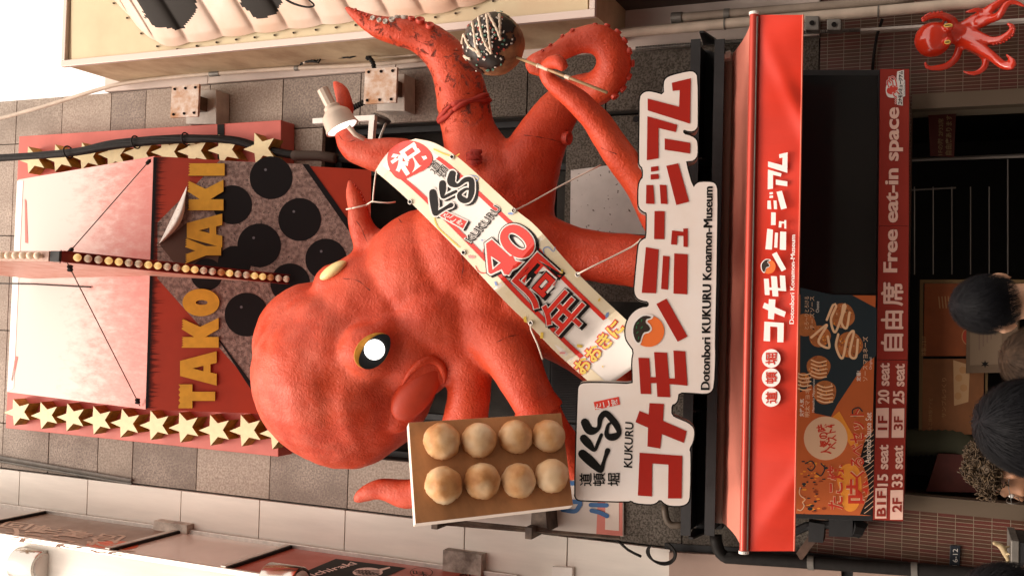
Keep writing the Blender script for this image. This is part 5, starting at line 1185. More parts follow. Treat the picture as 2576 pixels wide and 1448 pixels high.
mayo = mat('mayo_cream', (.72, .56, .42), .45, var=.2, vscale=30)
for pts in ([(1182, 380), (1192, 300), (1240, 400), (1300, 440), (1342, 485)], [(1180, 460), (1210, 490), (1255, 508)], [(1268, 200), (1285, 300), (1295, 390), (1325, 450), (1342, 485)], [(1320, 155), (1345, 290), (1375, 370), (1425, 460)], [(1388, 130), (1402, 250), (1412, 350), (1428, 462)], [(1400, 125), (1445, 200), (1485, 280), (1510, 350)], [(1496, 130), (1500, 220), (1500, 300)]):
    q = []
    for x, y, *_ in catmull(pts, 12):
        px, py = zH([(x, y)])[0]; h = sball.hit(px, py)[0]
        if h is not None: q.append(h+(h-bc).normalized()*.004)
    if len(q) < 3: continue
    mb = MB(); mb.tube(q, [.011*(1+.25*math.sin(i*1.7)) for i in range(len(q))], 8); mb.build('mayonnaise_stripe', mayo, sk, smooth=True)
mb = MB()
for k in range(150):
    x, y = 1243+random.gauss(-22, 34), 112+random.gauss(-18, 38); h = sball.hit(x, y)[0]
    if h is None: continue
    nn = (h-bc).normalized(); t_ = nn.cross(Vector((random.random()-.5, random.random()-.5, random.random()-.5))).normalized(); s_ = random.uniform(.003, .007)
    mb.obox(h+nn*.006, t_*s_*1.5, nn.cross(t_)*s_, nn*.003, random.choice((0, 0, 0, 1, 2)))
tag(mb.build('sprinkles', [mat('sprinkle_white', (.70, .62, .54), .5), mat('sprinkle_green', (.10, .22, .16), .5), mat('sprinkle_red', (.40, .06, .04), .5)], sk), kind='stuff')
stk = mat('bamboo', (.42, .27, .14), .5, var=.3, vscale=20); a, b = P(1300, 145, 6.93), P(1527, 233, 6.80)
mb = MB(); mb.tube([a, a.lerp(b, .5), b], .011, 8); mb.build('stick', stk, sk, smooth=True)
mb = MB(); p1, p2 = a.lerp(b, .24), a.lerp(b, .36); mb.tube([p1, p2], .014, 8); mb.tube([p1, p1.lerp(p2, .1)], .018, 8); mb.build('stick_sleeve', mayo, sk)
mb = MB(); p1, p2 = a.lerp(b, .55), a.lerp(b, .60); mb.tube([p1, p2], .015, 8); mb.build('stick_sleeve', mayo, sk)

# ================================================================== spotlight and its bracket
lm = thing('spotlight', 'small cream spotlight lit on an arm beside the octopus', 'spotlight', P(845, 270, 7.1))
a = P(811, 224, 7.1); b = CAM+ray(861, 322)*((a-CAM).dot(_F)-.025); d = (b-a).normalized(); ln = (b-a).length; lp_m = mat('lamp_cream', (.56, .45, .36), .4, var=.1, vscale=10)
u_ = SC(840, 270, 7.05)
mb = MB(); mb.lathe(a, d, [(0, 13*u_), (.003, 15*u_), (ln*.44, 15*u_)], 10); mb.build('lamp_holder', lp_m, lm)
mb = MB(); mb.lathe(a+d*ln*.43, d, [(0, 17*u_), (.01, 21*u_), (ln*.10, 22*u_), (ln*.22, 36*u_), (ln*.26, 38*u_), (ln*.48, 41*u_), (ln*.58, 45*u_), (ln*.575, 41*u_), (ln*.44, 36*u_)], 28); mb.build('lamp_shade', lp_m, lm, smooth=True, angle=35)
mb = MB(); mb.lathe(a+d*ln*.985, d, [(0, 40*u_), (.012, 36*u_), (.018, 10*u_)], 28); mb.build('lamp_glass', mat('lamp_glow', (1, .98, .95), .3, emit=(1, .96, .9), estr=.7), lm, smooth=True)
mb = MB(); mb.tube([P(876, 318, 7.02), P(893, 338, 7.05), P(917, 350, 7.1)], .02, 8); mb.build('arm', lp_m, lm, smooth=True)
bk = thing('white_frame_bracket', 'white square tube bracket behind the small cream spotlight', 'bracket', P(940, 300, 7.7)); S = PL(7.75)
mb = MB(); mb.slab([S(786, 298), S(942, 289), S(942, 302), S(786, 311)], Vector((0, .05, 0))); mb.slab([S(928, 302.5), S(941, 302), S(937, 352), S(925, 352)], Vector((0, .05, 0))); mb.build('square_tube', white_paint, bk)
mb = MB(); mb.cyl(P(942, 294, 7.8), P(975, 306, 8.5), .04, n=4); mb.build('wall_arm', grey_metal, bk)
mb = MB(); mb.tube([P(970, 311, 8.2), P(955, 349, 7.9)], .012, 6); mb.build('brace', white_paint, bk)

# ================================================================== the long celebration banner
def yb_(x, y):
    a = (x-1000)*.747+(y-400)*.664; c = (x-1000)*.664-(y-400)*.747
    Y = 6.78
    if a < 80: Y += .22*((80-a)/110)**2
    Y += .42*max(0, min(1, (a-400)/260))
    return Y+.0025*math.sin(c*.05+a*.004)+.004*math.exp(-((a-640)/60)**2)*math.sin(c*.09)
def SBN(x, y, l=0.0): return P(x, y, yb_(x, y)-l)
Lf = [(944, 431), (985, 465), (1033, 509), (1106, 582), (1166, 644), (1268, 755), (1336, 821), (1395, 882), (1457, 938), (1510, 985)]
Rg = [(1046, 349), (1094, 360), (1143, 389), (1185, 424), (1231, 466), (1304, 533), (1352, 573), (1453, 687), (1574, 803), (1655, 880)]
Lf, Rg = [(p[0], p[1]) for p in catmull(Lf, 12)], [(p[0], p[1]) for p in catmull(Rg, 12)]
def samp(c, t):
    k = t*(len(c)-1); i = min(int(k), len(c)-2); f = k-i; return c[i][0]*(1-f)+c[i+1][0]*f, c[i][1]*(1-f)+c[i+1][1]*f
def bn(s, t):
    l, r = samp(Lf, s), samp(Rg, s); x, y = l[0]*(1-t)+r[0]*t, l[1]*(1-t)+r[1]*t
    if s < .06: q = (1-s/.06)**2*18*math.sin(t*math.pi); x -= q*.55; y -= q*.75
    return x, y
bnr = thing('banner', 'long cream banner with red and black lettering strung across the octopus', 'banner', SBN(1250, 650))
bm_w = mat('banner_white', (.85, .78, .72), .25, coat=.2)
mb = MB(); mb.grid(lambda s, t: SBN(*bn(s, t)), 80, 16); cl = mb.build('cloth', bm_w, bnr, smooth=True, fix=False)
sdm = cl.modifiers.new('thick', 'SOLIDIFY'); sdm.thickness = .003; sdm.offset = 0
mb = MB()
def strip(s0, s1, t0, t1, lift, mi, n=60):
    for k in range(n):
        a, b = s0+(s1-s0)*k/n, s0+(s1-s0)*(k+1)/n; mb.face([SBN(*bn(a, t0), lift), SBN(*bn(b, t0), lift), SBN(*bn(b, t1), lift), SBN(*bn(a, t1), lift)], mi)
strip(.0, 1, 0.0, .16, .004, 0); strip(0, 1, .84, 1.0, .004, 0)
strip(.03, .88, .165, .225, .006, 1); strip(.10, .82, .775, .835, .006, 1)
BM = [mat('banner_cream', (.80, .66, .43), .28, coat=.1, var2=(.84, .75, .58), var=1, vscale=2.5), mat('banner_red', (.66, .035, .022), .25, coat=.3), mat('banner_black', (.014, .011, .010), .4, spec=.2), bm_w, mat('banner_yellow', (.78, .55, .10), .3), mat('banner_blue', (.22, .32, .60), .3), mat('banner_pink', (.75, .30, .30), .3)]
axv, acv = (.747, .664), (.664, -.747)
def refine(polys, lift, mi):
    """prints as small pieces so that they follow the bend of the cloth"""
    b = bmesh.new()
    for p in polys:
        try: b.faces.new([b.verts.new((x, y, 0)) for x, y in p])
        except ValueError: pass
    bmesh.ops.triangulate(b, faces=b.faces)
    for _ in range(3):
        ed_ = [e for e in b.edges if e.calc_length() > 16]
        if not ed_: break
        bmesh.ops.subdivide_edges(b, edges=ed_, cuts=1); bmesh.ops.triangulate(b, faces=b.faces)
    for f in b.faces: mb.face([SBN(v.co.x, v.co.y, lift) for v in f.verts], mi)
    b.free()
def btext(s, cx, cy, w_, h_, lift, mi, off, ref=None, rot=0, skew=0):
    """a line centred on (cx, cy): reading direction across the banner, w_ long and h_ tall (pixels)"""
    x0, x1, y0, y1 = bbox(s, off if ref is None else ref); v, f = glyphs(s, off)
    ca, sa = math.cos(rot), math.sin(rot); rd = (acv[0]*ca+axv[0]*sa, acv[1]*ca+axv[1]*sa); dn = (axv[0]*ca-acv[0]*sa, axv[1]*ca-acv[1]*sa)
    polys = []
    for x, y in v:
        a, b = ((x-x0)/(x1-x0)-.5)*w_, (.5-(y-y0)/(y1-y0))*h_; a += -b*skew; polys.append((cx+rd[0]*a+dn[0]*b, cy+rd[1]*a+dn[1]*b))
    i = len(mb.v)
    for x, y in polys: mb.v.append(SBN(x, y, lift))
    for q in f: mb.f.append(tuple(i+k for k in q)); mb.mi.append(mi)
refine([chaikin(zD([(205, 230), (260, 175), (340, 130), (430, 130), (520, 170), (575, 240), (580, 310), (520, 370), (430, 410), (330, 460), (260, 430), (205, 330)]), 2)], .008, 1)
btext('祝', 1027, 401, 84, 66, .011, 3, .03, rot=.25)
for s, x, y in (('道', 595, 345), ('頓', 660, 385), ('堀', 735, 425)): p = zD([(x, y)])[0]; btext(s, p[0], p[1], 30, 27, .009, 2, .0)
def bstroke(pts, mi, lift, k=1.0, add=0):
    for i, q in enumerate(stroke([(x, y, r*.304*k+add) for (x, y), r in zip(zD([p[:2] for p in pts]), [p[2] for p in pts])])): mb.face([SBN(x, y, lift+.00004*i) for x, y in q], mi)
KS = ([(185, 855, 36), (240, 905, 40), (300, 960, 33), (338, 992, 22), (352, 955, 17), (372, 890, 15), (394, 828, 22)], [(196, 728, 33), (235, 772, 33), (285, 825, 14), (312, 770, 15), (342, 698, 14)],
            [(205, 596, 34), (235, 650, 37), (268, 665, 34), (318, 642, 17), (335, 560, 23), (378, 522, 26), (435, 575, 27), (470, 625, 26), (488, 680, 20), (455, 712, 30), (412, 716, 28), (384, 690, 19), (398, 620, 13), (425, 596, 9)])
KK = [[(738+(.664*-(y-745)+.747*(x-330))*.86, 572+(-.747*-(y-745)+.664*(x-330))*.86, r*.86) for x, y, r in kx] for kx in KS]
for kx in KK: bstroke([(x+26, y+14, r) for x, y, r in kx], 2, .007, 1, 2)
for kx in KK: bstroke(kx, 3, .0095, 1, 4)
for kx in KK: bstroke(kx, 2, .0125)
q = zD([(640, 752), (668, 706), (862, 796), (830, 856)]); refine([[ (x+5, y+3) for x, y in grow(q, 3)]], .007, 2); refine([grow(q, 3)], .0085, 3); refine([q], .010, 1)
for s, x, y in (('た', 692, 748), ('こ', 745, 776), ('家', 805, 808)): p = zD([(x, y)])[0]; btext(s, p[0], p[1], 15, 14, .0125, 3, .015, rot=.3)
p = zD([(995, 815)])[0]; btext('KUKURU', p[0]+2, p[1]+3, 118, 21, .007, 2, .03, skew=-.2); btext('KUKURU', p[0], p[1], 117, 21, .0095, 3, .05, skew=-.2); btext('KUKURU', p[0], p[1], 113, 18, .012, 2, .0, skew=-.2)
f4 = zE([(132, 195), (178, 162), (330, 300), (352, 292), (372, 338), (432, 350), (392, 388), (344, 412), (320, 452), (284, 446), (262, 404), (172, 446), (152, 432)]); t4 = zE([(178, 306), (246, 352), (190, 402)])
refine([[(x+5, y+3) for x, y in grow(f4, 6)]], .007, 2); refine([grow(f4, 6)], .0095, 2); refine([grow(f4, 4)], .0125, 3); refine([f4], .0155, 1); refine([grow(t4, 1.5)], .0175, 3); refine([grow(t4, -2)], .0190, 2)
for s, cx, cy, w_, h_, off in (('0', 1301, 607, 72, 94, .03),):
    x0, x1, y0, y1 = bbox(s, off)
    def grow_box(o): a, b, c, d_ = bbox(s, o); return w_*(b-a)/(x1-x0), h_*(d_-c)/(y1-y0)
    for l, mi_, o_, dx in (((.007, 2, .075, 6), (.010, 2, .07, 0), (.013, 3, .054, 0), (.016, 1, .03, 0)) if s == '0' else ((.007, 2, .05, 6), (.010, 2, .046, 0), (.013, 3, .030, 0), (.016, 1, .004, 0))):
        a, b = grow_box(o_); btext(s, cx+dx, cy+dx*.6, a, b, l, mi_, o_, skew=.0)
for s, (cx, cy), w_, h_ in (('周', (1350, 708), 114, 98), ('年', (1418, 788), 104, 104)):
    x0, x1, y0, y1 = bbox(s, .02)
    def grow_box(o): a, b, c, d_ = bbox(s, o); return w_*(b-a)/(x1-x0), h_*(d_-c)/(y1-y0)
    for l, mi_, o_, dx in ((.007, 2, .055, 6), (.010, 2, .05, 0), (.013, 3, .036, 0), (.016, 1, .016, 0)):
        a, b = grow_box(o_); btext(s, cx+dx, cy+dx*.6, a, b, l, mi_, o_)
for l, mi_, o_ in ((.008, 1, .09), (.011, 4, .03)):
    x0, x1, y0, y1 = bbox('おおきに', .02); a_, b_, c_, d_ = bbox('おおきに', o_); btext('おおきに', 1506, 873, 158*(b_-a_)/(x1-x0), 38*(d_-c_)/(y1-y0), l, mi_, o_)
for k, (z, pts, mi_) in enumerate(((zE, [(200, 510), (215, 505), (228, 540), (210, 542)], 5), (zE, [(340, 520), (352, 515), (356, 535)], 5), (zE, [(0, 290), (40, 300), (20, 318)], 6), (zE, [(440, 805), (465, 795), (470, 850), (448, 840)], 4), (zE, [(585, 925), (608, 930), (605, 980), (580, 975)], 4), (zE, [(725, 415), (770, 408), (768, 440), (745, 442)], 4), (zE, [(1125, 770), (1150, 758), (1145, 800), (1120, 810)], 5), (zE, [(885, 1025), (935, 1035), (925, 1055), (885, 1050)], 4), (zE, [(745, 1090), (795, 1092), (780, 1106), (740, 1105)], 6), (zE, [(1060, 655), (1080, 645), (1075, 668), (1062, 675)], 4), (zE, [(1090, 1200), (1108, 1210), (1095, 1220)], 4), (zD, [(1205, 725), (1262, 718), (1240, 742), (1202, 740)], 5), (zD, [(870, 1075), (935, 1085), (920, 1102), (880, 1100)], 6), (zD, [(978, 948), (1000, 948), (990, 962)], 5))): refine([z(pts)], .0085+.0002*k, mi_)
for z, pts, mi_, w_ in ((zD, [(830, 455, 3), (870, 420, 3), (930, 420, 3), (960, 445, 3), (920, 470, 3), (860, 450, 3), (815, 445, 3)], 5, 1), (zD, [(600, 660, 4), (590, 740, 4), (620, 840, 5), (700, 920, 5), (800, 1010, 5)], 4, 1), (zD, [(935, 1165, 3), (960, 1210, 4), (1000, 1225, 4), (1040, 1215, 3)], 1, 1), (zE, [(610, 275, 3), (610, 235, 4), (650, 225, 4), (690, 260, 3), (705, 225, 3)], 5, 1), (zE, [(110, 240, 3), (110, 300, 4), (150, 380, 3)], 1, 1), (zD, [(590, 200, 6), (680, 240, 6), (760, 260, 5), (800, 240, 4)], 4, 1)): 
    for i, q in enumerate(stroke([(x, y, r*.304) for (x, y), r in zip(z([p[:2] for p in pts]), [p[2] for p in pts])])): mb.face([SBN(x, y, .0075+.00003*i) for x, y in q], mi_)
mb.build('banner_print', BM, cl, fix=False)
for (x, y) in zD([(742, 264), (395, 636), (1253, 708), (837, 1055)])+zE([(892, 450), (503, 852)]):
    c = SBN(x, y, .012); mb = MB(); mb.tube([c+Vector((.016*math.cos(a), -.002, .016*math.sin(a))) for a in [2*math.pi*i/16 for i in range(17)]], .005, 6); mb.build('eyelet', alu, bnr, smooth=True)
    mb = MB(); mb.cyl(c+Vector((0, .004, 0)), c+Vector((0, .001, 0)), .012, n=12); mb.build('eyelet_hole', rubber, bnr)
rope = mat('white_rope', (.76, .66, .56), .7)
def line(label, pts, r=.006, hitY=None):
    t = thing('tie_string', label, 'string', pts[0], 'white strings tying the banner'); mb = MB(); mb.tube([Vector(p[:3]) for p in catmull([tuple(p) for p in pts], .08)], r, 6); mb.build('cord', rope, t, smooth=True); return t
line('white string from the banner edge up past the blank white plate', [SBN(1293, 530, .015), P(1330, 512, 6.95), P(1420, 462, 7.15), P(1512, 415, 7.3)])
line('white string from the banner edge to the top of the lettered sign', [SBN(1453, 689, .015), P(1480, 675, 6.95), P(1590, 620, 7.12), P(1612, 600, 7.14)])
line('white string dropping from the banner eyelet toward the louvre', [SBN(1335, 814, .015), SBN(1336, 830, .03), P(1352, 865, 6.95), P(1365, 903, 7.05)])
t = line('white string from the banner top around the short curled tentacle', [SBN(946, 430, .015), P(941, 470, 7.0), P(938, 505, 7.05), P(940, 507, 7.05), P(975, 510, 7.1), P(994, 508, 7.2)])
mb = MB(); q = ch(OCT[21]); c = Vector(q[3][:3]); d = (Vector(q[4][:3])-Vector(q[2][:3])).normalized(); u = Vector((0, -1, 0)); u = (u-d*u.dot(d)).normalized(); v = d.cross(u)
mb.tube([c+(u*math.cos(a)+v*math.sin(a))*(q[3][3]+.012) for a in [2*math.pi*i/24 for i in range(25)]], .007, 6); mb.tube([c+(v*1 if v.x < 0 else -v)*(-q[3][3])+u*.02, P(938, 505, 7.05)], .006, 6); mb.build('rope_loop', rope, t, smooth=True)

# ================================================================== small glossy octopus by the entrance
SO = [[(960, 460, 205, 8.2)], [(990, 420, 165, 8.2)], [(1190, 400, 112, 8.25), (1330, 400, 100, 8.28)],
 [(1128, 480, 58, 8.06)], [(1140, 320, 58, 8.1)],
 [(1200, 330, 80, 8.28), (1180, 235, 52, 8.22), (1060, 180, 42, 8.15), (930, 190, 36, 8.12), (850, 235, 28, 8.1), (835, 245, 22, 8.1)],
 [(1300, 470, 60, 8.3), (1260, 580, 50, 8.25), (1215, 690, 46, 8.2), (1110, 770, 42, 8.15), (980, 790, 34, 8.12), (895, 780, 27, 8.1), (872, 735, 22, 8.08)],
 [(1260, 380, 90, 8.3), (1400, 270, 78, 8.28), (1530, 180, 62, 8.25), (1650, 90, 54, 8.2), (1760, 20, 46, 8.2), (1860, -60, 34, 8.2)],
 [(1560, 170, 45, 8.25), (1480, 115, 34, 8.2), (1400, 130, 24, 8.18), (1340, 142, 14, 8.18)],
 [(1500, 260, 80, 8.25), (1620, 220, 58, 8.2), (1720, 190, 50, 8.15), (1775, 110, 44, 8.12), (1830, 40, 38, 8.12), (1920, 30, 30, 8.12), (2010, 70, 20, 8.12)],
 [(1350, 390, 100, 8.28), (1500, 440, 72, 8.2), (1640, 475, 50, 8.15), (1760, 450, 46, 8.12), (1860, 380, 42, 8.1), (1885, 310, 34, 8.1), (1825, 275, 18, 8.1)],
 [(1330, 470, 90, 8.25), (1500, 560, 72, 8.15), (1650, 660, 56, 8.08), (1780, 760, 50, 8.05), (1880, 770, 42, 8.02), (1890, 710, 32, 8.02), (1815, 640, 18, 8.05)],
 [(1400, 530, 75, 8.25), (1520, 610, 56, 8.2), (1575, 700, 46, 8.18), (1550, 790, 40, 8.16), (1470, 845, 32, 8.15), (1380, 850, 24, 8.14), (1310, 825, 14, 8.14)]]
so_t = thing('small_octopus', 'small glossy red octopus model with yellow eyes on the tiled wall', 'octopus sculpture', P(2400, 95, 8.3))
mb = MB()
for c in SO: sweep(mb, ch([(zI([(x, y)])[0][0], zI([(x, y)])[0][1], r*.2171, Y) for x, y, r, Y in c]), .025, 18)
v_, f_ = skin(mb, .010, 8, .6)
gloss = mat('gloss_red', (.62, .035, .012), .16, coat=.5, var=.08, vscale=3, spec=.6)
mesh_obj('body', v_, f_, gloss, so_t); s2 = Surf(v_, f_)
yeye = mat('small_eye_yellow', (.75, .52, .12), .3)
for (x, y, w_, h_, a) in ((1128, 488, 34, 24, -.1), (1138, 300, 48, 20, .05)):
    px, py = zI([(x, y)])[0]; c, n = s2.hit(px, py)
    if c is None: continue
    u = Vector((0, 0, -1)); u = (u-n*u.dot(n)).normalized(); vv = n.cross(u); k = .2171*SC(px, py, c.y)
    mb = MB(); mb.slab([c+n*.012+u*math.cos(t_)*w_*k+vv*math.sin(t_)*h_*k for t_ in [2*math.pi*i/20 for i in range(20)]], n*-.03); e_ = mb.build('eye', yeye, so_t)
    mb = MB(); mb.slab([c+n*.016+u*math.cos(t_)*w_*k*.75+vv*math.sin(t_)*h_*k*.28 for t_ in [2*math.pi*i/14 for i in range(14)]], n*-.003); mb.build('pupil', ink, e_)
for ci, st in ((5, 2), (10, 2)):
    q = SO[ci]
    for i in range(st, len(q)-1):
        for k in range(3):
            t_ = k/3; x = q[i][0]*(1-t_)+q[i+1][0]*t_; y = q[i][1]*(1-t_)+q[i+1][1]*t_; r = q[i][2]
            y2 = y-r*.9 if ci == 5 else y+r*.75; x2 = x if ci == 5 else x+r*.5
            px, py = zI([(x2, y2)])[0]; c, n = s2.hit(px, py)
            if c is None: continue
            mb = MB(); mb.lathe(c-n*.004, n, [(0, .010), (.010, .010), (.012, .007), (.009, .004)], 10); mb.build('sucker', gloss, so_t, smooth=True)
mb = MB(); mb.cyl(P(2400, 95, 8.3), P(2400, 95, 8.64), .03, n=8); mb.build('wall_fixing', black, so_t)
# ================================================================== people in front of the entrance
skin_m = mat('skin', (.52, .29, .18), .5, var=.12, vscale=12, bump=.05, bscale=200); skin_d = mat('skin_tan', (.34, .17, .095), .5, var=.12, vscale=12)
hair_k = mat('hair_black', (.006, .006, .008), .6, var=.3, vscale=60, spec=.12); hair_b = mat('hair_blond_brown', (.05, .028, .016), .6, spec=.12, var=.5, vscale=60); hair_c = mat('hair_curly_brown', (.10, .065, .034), .55, spec=.2, var2=(.035, .022, .014), var=1, vscale=40)
lip_m = mat('lip', (.35, .12, .09), .5); eye_w = mat('eyeball', (.7, .68, .65), .2)
def person(label, top, Y, heading, H, lean, hair, hm, sk, shirt, trousers, glasses=False, bow=0):
    p = P(*top, Y); s = H/1.70; base = Vector((p.x, Y, .004)); root = thing('person', label, 'person', base)
    ROT = Matrix.Rotation(heading, 4, 'Z'); HT = Matrix.Translation((0, -.02, 1.42)) @ Matrix.Rotation(lean, 4, 'Y') @ Matrix.Rotation(-bow, 4, 'X') @ Matrix.Translation((0, .02, -1.42))
    topl = HT @ Vector((0, -.015, 1.70)); shift = Vector((-(ROT @ topl).x*s, -(ROT @ topl).y*s, p.z-.004-topl.z*s))
    shift.z = max(-.12, min(.12, shift.z))
    def W(v, head=False):
        v = Vector(v); v = HT @ v if head else v; return base+Vector((shift.x, shift.y, 0))+(ROT @ v)*((p.z-.004)/topl.z if True else s)
    k = (p.z-.004)/topl.z
    def C(pts, head=False): return [(*W(q[:3], head), q[3]*k) for q in pts]
    mb = MB()
    def ell(c, r, sx): 
        i = len(mb.v); mb.ball((0, 0, 0), 1, n=20)
        for j in range(i, len(mb.v)): v = mb.v[j]; mb.v[j] = W((c[0]+v.x*r*sx[0], c[1]+v.y*r*sx[1], c[2]+v.z*r*sx[2]), True)
    ell((0, -.015, 1.605), .095, (.80, 1.0, .98)); ell((0, .015, 1.56), .078, (.84, 1.0, 1.0))
    for c in ([(0, .045, 1.535, .050), (0, .062, 1.49, .036)], [(0, .10, 1.585, .010), (0, .116, 1.55, .015)], [(-.03, .075, 1.605, .018), (.03, .075, 1.605, .018)], [(-.045, .055, 1.545, .026), (-.02, .07, 1.54, .022)], [(.045, .055, 1.545, .026), (.02, .07, 1.54, .022)]): sweep(mb, C(c, True), .02, 12)
    for sx in (-1, 1): sweep(mb, C([(.076*sx, -.018, 1.535, .008), (.082*sx, -.028, 1.565, .016), (.080*sx, -.022, 1.59, .010)], True), .01, 10)
    nk = W((0, -.02, 1.52), True); nb = W((0, -.025, 1.36)); sweep(mb, [(*nk, .056*k), (*(nk.lerp(nb, .5)), .055*k), (*nb, .066*k)], .03, 16)
    tors = [[(0, -.01, 1.33, .105), (0, 0, 1.2, .145), (0, 0, 1.05, .135), (0, 0, .93, .150)], [(-.17, -.01, 1.345, .062), (0, -.015, 1.38, .075), (.17, -.01, 1.345, .062)]]
    arms = [[(.185*a, -.01, 1.335, .058), (.225*a, -.015, 1.08, .044), (.215*a, .06, .86, .032), (.21*a, .085, .80, .028)] for a in (-1, 1)]
    legs = [[(.085*a, 0, .90, .10), (.095*a, .01, .50, .066), (.10*a, -.02, .10, .042), (.10*a, .10, .035, .034)] for a in (-1, 1)]
    for c in tors+arms+legs: sweep(mb, C(c), .05, 14)
    for a in (-1, 1):
        sweep(mb, C([(.21*a, .085, .80, .028), (.205*a, .10, .74, .030), (.205*a, .10, .71, .026)]), .02, 10)
        for f in range(4): sweep(mb, C([((.205)*a, .078+.017*f, .70, .0095), (.200*a, .082+.017*f, .665-.006*(1.5-abs(f-1.5)), .0085), (.190*a, .084+.017*f, .632-.012*(1.5-abs(f-1.5)), .0075)]), .012, 8)
        sweep(mb, C([(.20*a, .118, .75, .013), (.195*a, .142, .72, .011), (.19*a, .148, .69, .009)]), .012, 8)
    v, f = skin(mb, .0085, 5, .5); mesh_obj('body', v, f, sk, root)
    for sx in (-1, 1):
        mb = MB(); mb.ball(W((.031*sx, .083, 1.583), True), .0115*k, n=12); e = mb.build('eye', eye_w, root, smooth=True)
        mb = MB(); mb.ball(W((.031*sx, .0915, 1.583), True), .005*k, n=8); mb.build('pupil', hair_k, e, smooth=True)
    mb = MB(); mb.tube([W((-.022, .092, 1.515), True), W((0, .101, 1.517), True), W((.022, .092, 1.515), True)], [.004*k, .007*k, .004*k], 8); mb.build('mouth', lip_m, root, smooth=True)
    mb = MB()
    for c in ([(0, -.01, 1.33, .118), (0, 0, 1.2, .158), (0, 0, 1.05, .150), (0, 0, .90, .162)], [(-.17, -.01, 1.345, .074), (0, -.018, 1.368, .084), (.17, -.01, 1.345, .074)]): sweep(mb, C(c), .05, 16)
    for a in (-1, 1): sweep(mb, C([(.185*a, -.01, 1.335, .072), (.225*a, -.015, 1.08, .060)]), .05, 14)
    v, f = skin(mb, .015, 4); v = v+np.array([mnoise.noise(Vector(q)*9)*.006 for q in v])[:, None]*normals(v, f); mesh_obj('shirt', v, f, shirt, root)
    mb = MB()
    for a in (-1, 1): sweep(mb, C([(.075*a, 0, .93, .125), (.095*a, .01, .50, .085), (.10*a, -.015, .09, .066)]), .05, 14)
    v, f = skin(mb, .018, 3); mesh_obj('trousers', v, f, trousers, root)
    # hair
    hc = Vector((0, -.018, 1.610)); hr = Vector((.088, .108, .103))
    def sp(d, l=0): return W((hc.x+d.x*(hr.x+l), hc.y+d.y*(hr.y+l), hc.z+d.z*(hr.z+l)), True)
    def inside(d): return d.z > (-.62 if d.y < -.25 else (-.15 if d.y < .35 else .30)) - (.25 if hair == 'long' and d.y < .2 else 0) and not (abs(d.x) > .80 and -.55 < d.z < .0 and -.45 < d.y < .2)
    mb = MB(); mb.ball((0, 0, 0), 1, n=48); keep = []
    dirs = [Vector(q).normalized() if Vector(q).length > .01 else Vector(q) for q in mb.v]
    mb.v = [sp(d, .004*mnoise.noise(d*6)) for d in dirs]
    for q in mb.f:
        if all(inside(dirs[i]) for i in q): keep.append(q)
    mb.f = keep; mb.mi = [0]*len(keep); rng = random.Random(int(Y*1000))
    if hair == 'curly':
        for _ in range(900):
            d = Vector((rng.gauss(0, 1), rng.gauss(0, 1), rng.gauss(0, 1))).normalized()
            if not inside(d): continue
            c = sp(d, rng.uniform(.0, .022)); r = rng.uniform(.006, .0125)
            n = 10; ax = Vector((rng.gauss(0, 1), rng.gauss(0, 1), rng.gauss(0, 1))).normalized(); u = ax.orthogonal().normalized(); w_ = ax.cross(u)
            mb.tube([c+(u*math.cos(t)+w_*math.sin(t))*r+ax*r*.25*t for t in [i*2*math.pi*1.3/n for i in range(n+1)]], [.0026]*(n+1), 4)
    else:
        whorl = Vector((.10, -.42, .9)).normalized(); L_ = .055 if hair == 'short' else .11
        for _ in range(6500):
            d = Vector((rng.gauss(0, 1), rng.gauss(0, 1), rng.gauss(0, 1))).normalized()
            if not inside(d): continue
            ax = whorl.cross(d)
            if ax.length < .02: continue
            ax.normalize(); tw = Matrix.Rotation(rng.gauss(.35, .25), 3, d); ax = tw @ ax; pts = []; n = 4; L0 = L_*rng.uniform(.6, 1.2)/.1
            for i in range(n+1):
                q = Matrix.Rotation(L0*i/n, 3, ax) @ d; pts.append(sp(q, .001+.010*math.sin(math.pi*.5*i/n)*rng.uniform(.3, 1)))
            wd_ = rng.uniform(.0004, .0010)
            for i in range(n):
                a, b = pts[i], pts[i+1]; side = (b-a).cross(a-W(hc, True)).normalized(); w0, w1 = wd_*(1-i/n*.9), wd_*(1-(i+1)/n*.9)
                mb.face([a-side*w0, b-side*w1, b+side*w1, a+side*w0])
    mb.build('hair', hm, root, smooth=True, fix=False)
    if glasses:
        g = MB()
        for sx in (-1, 1):
            c = Vector((.033*sx, .108, 1.58)); g.tube([W((c.x+.025*math.cos(t), c.y-.004*abs(math.cos(t)), c.z+.022*math.sin(t)), True) for t in [2*math.pi*i/20 for i in range(21)]], .0016, 6)
            g.tube([W((.058*sx, .104, 1.585), True), W((.078*sx, .02, 1.588), True), W((.084*sx, -.03, 1.58), True)], .0016, 6)
        g.tube([W((-.008, .106, 1.585), True), W((.008, .106, 1.585), True)], .0016, 6); g.build('glasses', grey_metal, root, smooth=True)
    return root, W
navy = mat('navy_cloth', (.03, .035, .05), .8, var=.3); grey_c = mat('grey_cloth', (.12, .12, .12), .8, var=.3); white_c = mat('white_cloth', (.70, .68, .64), .8, var=.1); jean = mat('denim', (.05, .07, .12), .8, var=.3); black_c = mat('black_cloth', (.02, .02, .02), .8)
pa, WA = person('person with short black hair seen from behind, white shirt and thin necklace', (2402, 772), 3.55, R(4), 1.7, R(-7), 'short', hair_k, skin_m, white_c, jean)
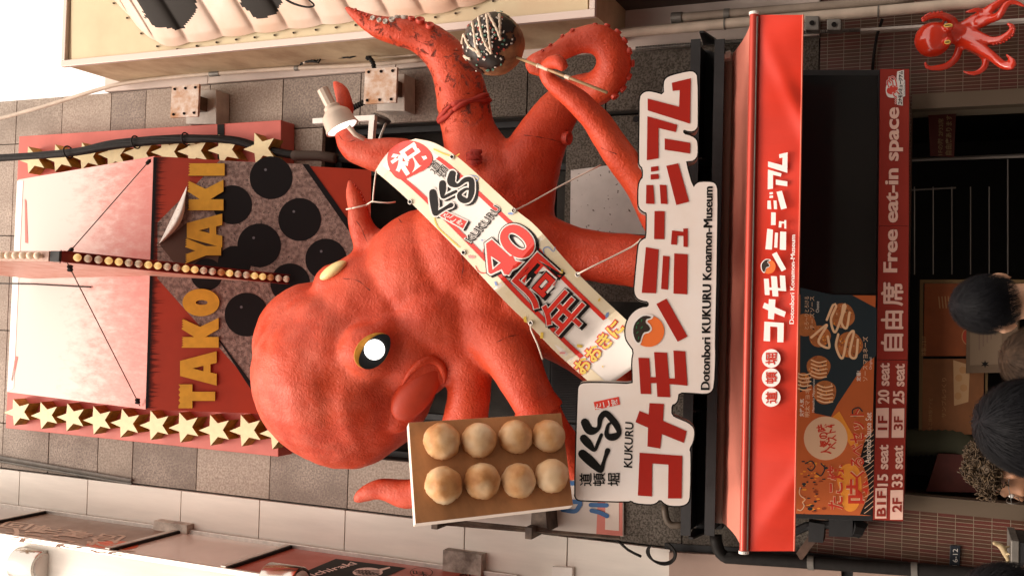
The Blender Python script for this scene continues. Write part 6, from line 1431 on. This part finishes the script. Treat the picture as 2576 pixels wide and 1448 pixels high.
mb = MB(); mb.tube([WA((.075*math.cos(t), -.022+.07*math.sin(t), 1.43+.012*math.sin(t))) for t in [2*math.pi*i/30 for i in range(31)]], .0022, 6); mb.build('necklace', alu, pa, smooth=True)
person('person nearest to the street with a full head of dark hair, seen from behind', (2466, 1060), 2.15, R(-3), 1.68, R(3), 'long', hair_k, skin_m, navy, black_c)
person('person with curly brown hair and thin round glasses turned toward the white building', (2449, 1178), 4.1, R(68), 1.66, R(0), 'curly', hair_c, skin_d, grey_c, jean, glasses=True, bow=R(8))
person('person with blond brown hair between the two dark haired heads', (2528, 905), 2.75, R(8), 1.64, R(0), 'long', hair_b, skin_m, grey_c, black_c)
person('person with black hair at the lower edge of the photo beside the dark cabinet', (2432, 1502), 2.6, R(20), 1.7, R(2), 'short', hair_k, skin_m, black_c, jean)
# dark cabinet with a small pale ornament
zc2 = P(2543, 1400, 7.9).z; xc = P(2543, 1361, 7.9).x
t = thing('cabinet', 'dark cabinet with a pale top rim beside the tiled wall', 'cabinet', (xc-.3, 7.9, .12))
mb = MB(); mb.box(xc-.6, xc, 7.9, 8.4, .125, zc2-.05); mb.build('case', black, t, bevel=.006)
mb = MB(); mb.box(xc-.61, xc+.01, 7.89, 8.41, zc2-.05, zc2); mb.build('top_rim', grey_metal, t, bevel=.006)
mb = MB(); mb.box(xc-.55, xc-.05, 7.885, 7.897, .4, zc2-.15); mb.build('door', mat('cabinet_door', (.05, .05, .05), .3), t)
t = thing('ornament', 'small pale lizard shaped ornament on the dark cabinet', 'ornament', (xc-.12, 8.0, zc2))
mb = MB()
for c in ([(-.15, 0, .012, .012), (-.11, 0, .03, .02), (-.07, 0, .05, .022), (-.05, 0, .075, .018), (-.04, -.01, .10, .015)], [(-.15, 0, .012, .012), (-.19, 0, .03, .009), (-.2, 0, .06, .006), (-.18, 0, .09, .004)], [(-.11, .0, .03, .012), (-.10, -.03, .006, .007)], [(-.07, 0, .045, .012), (-.06, .03, .006, .008)]): sweep(mb, [(xc+a, 8.0+b, zc2+c_, r) for a, b, c_, r in c], .01, 10)
v, f = skin(mb, .004, 4); mesh_obj('body', v, f, mat('ornament_tan', (.42, .32, .18), .5), t)
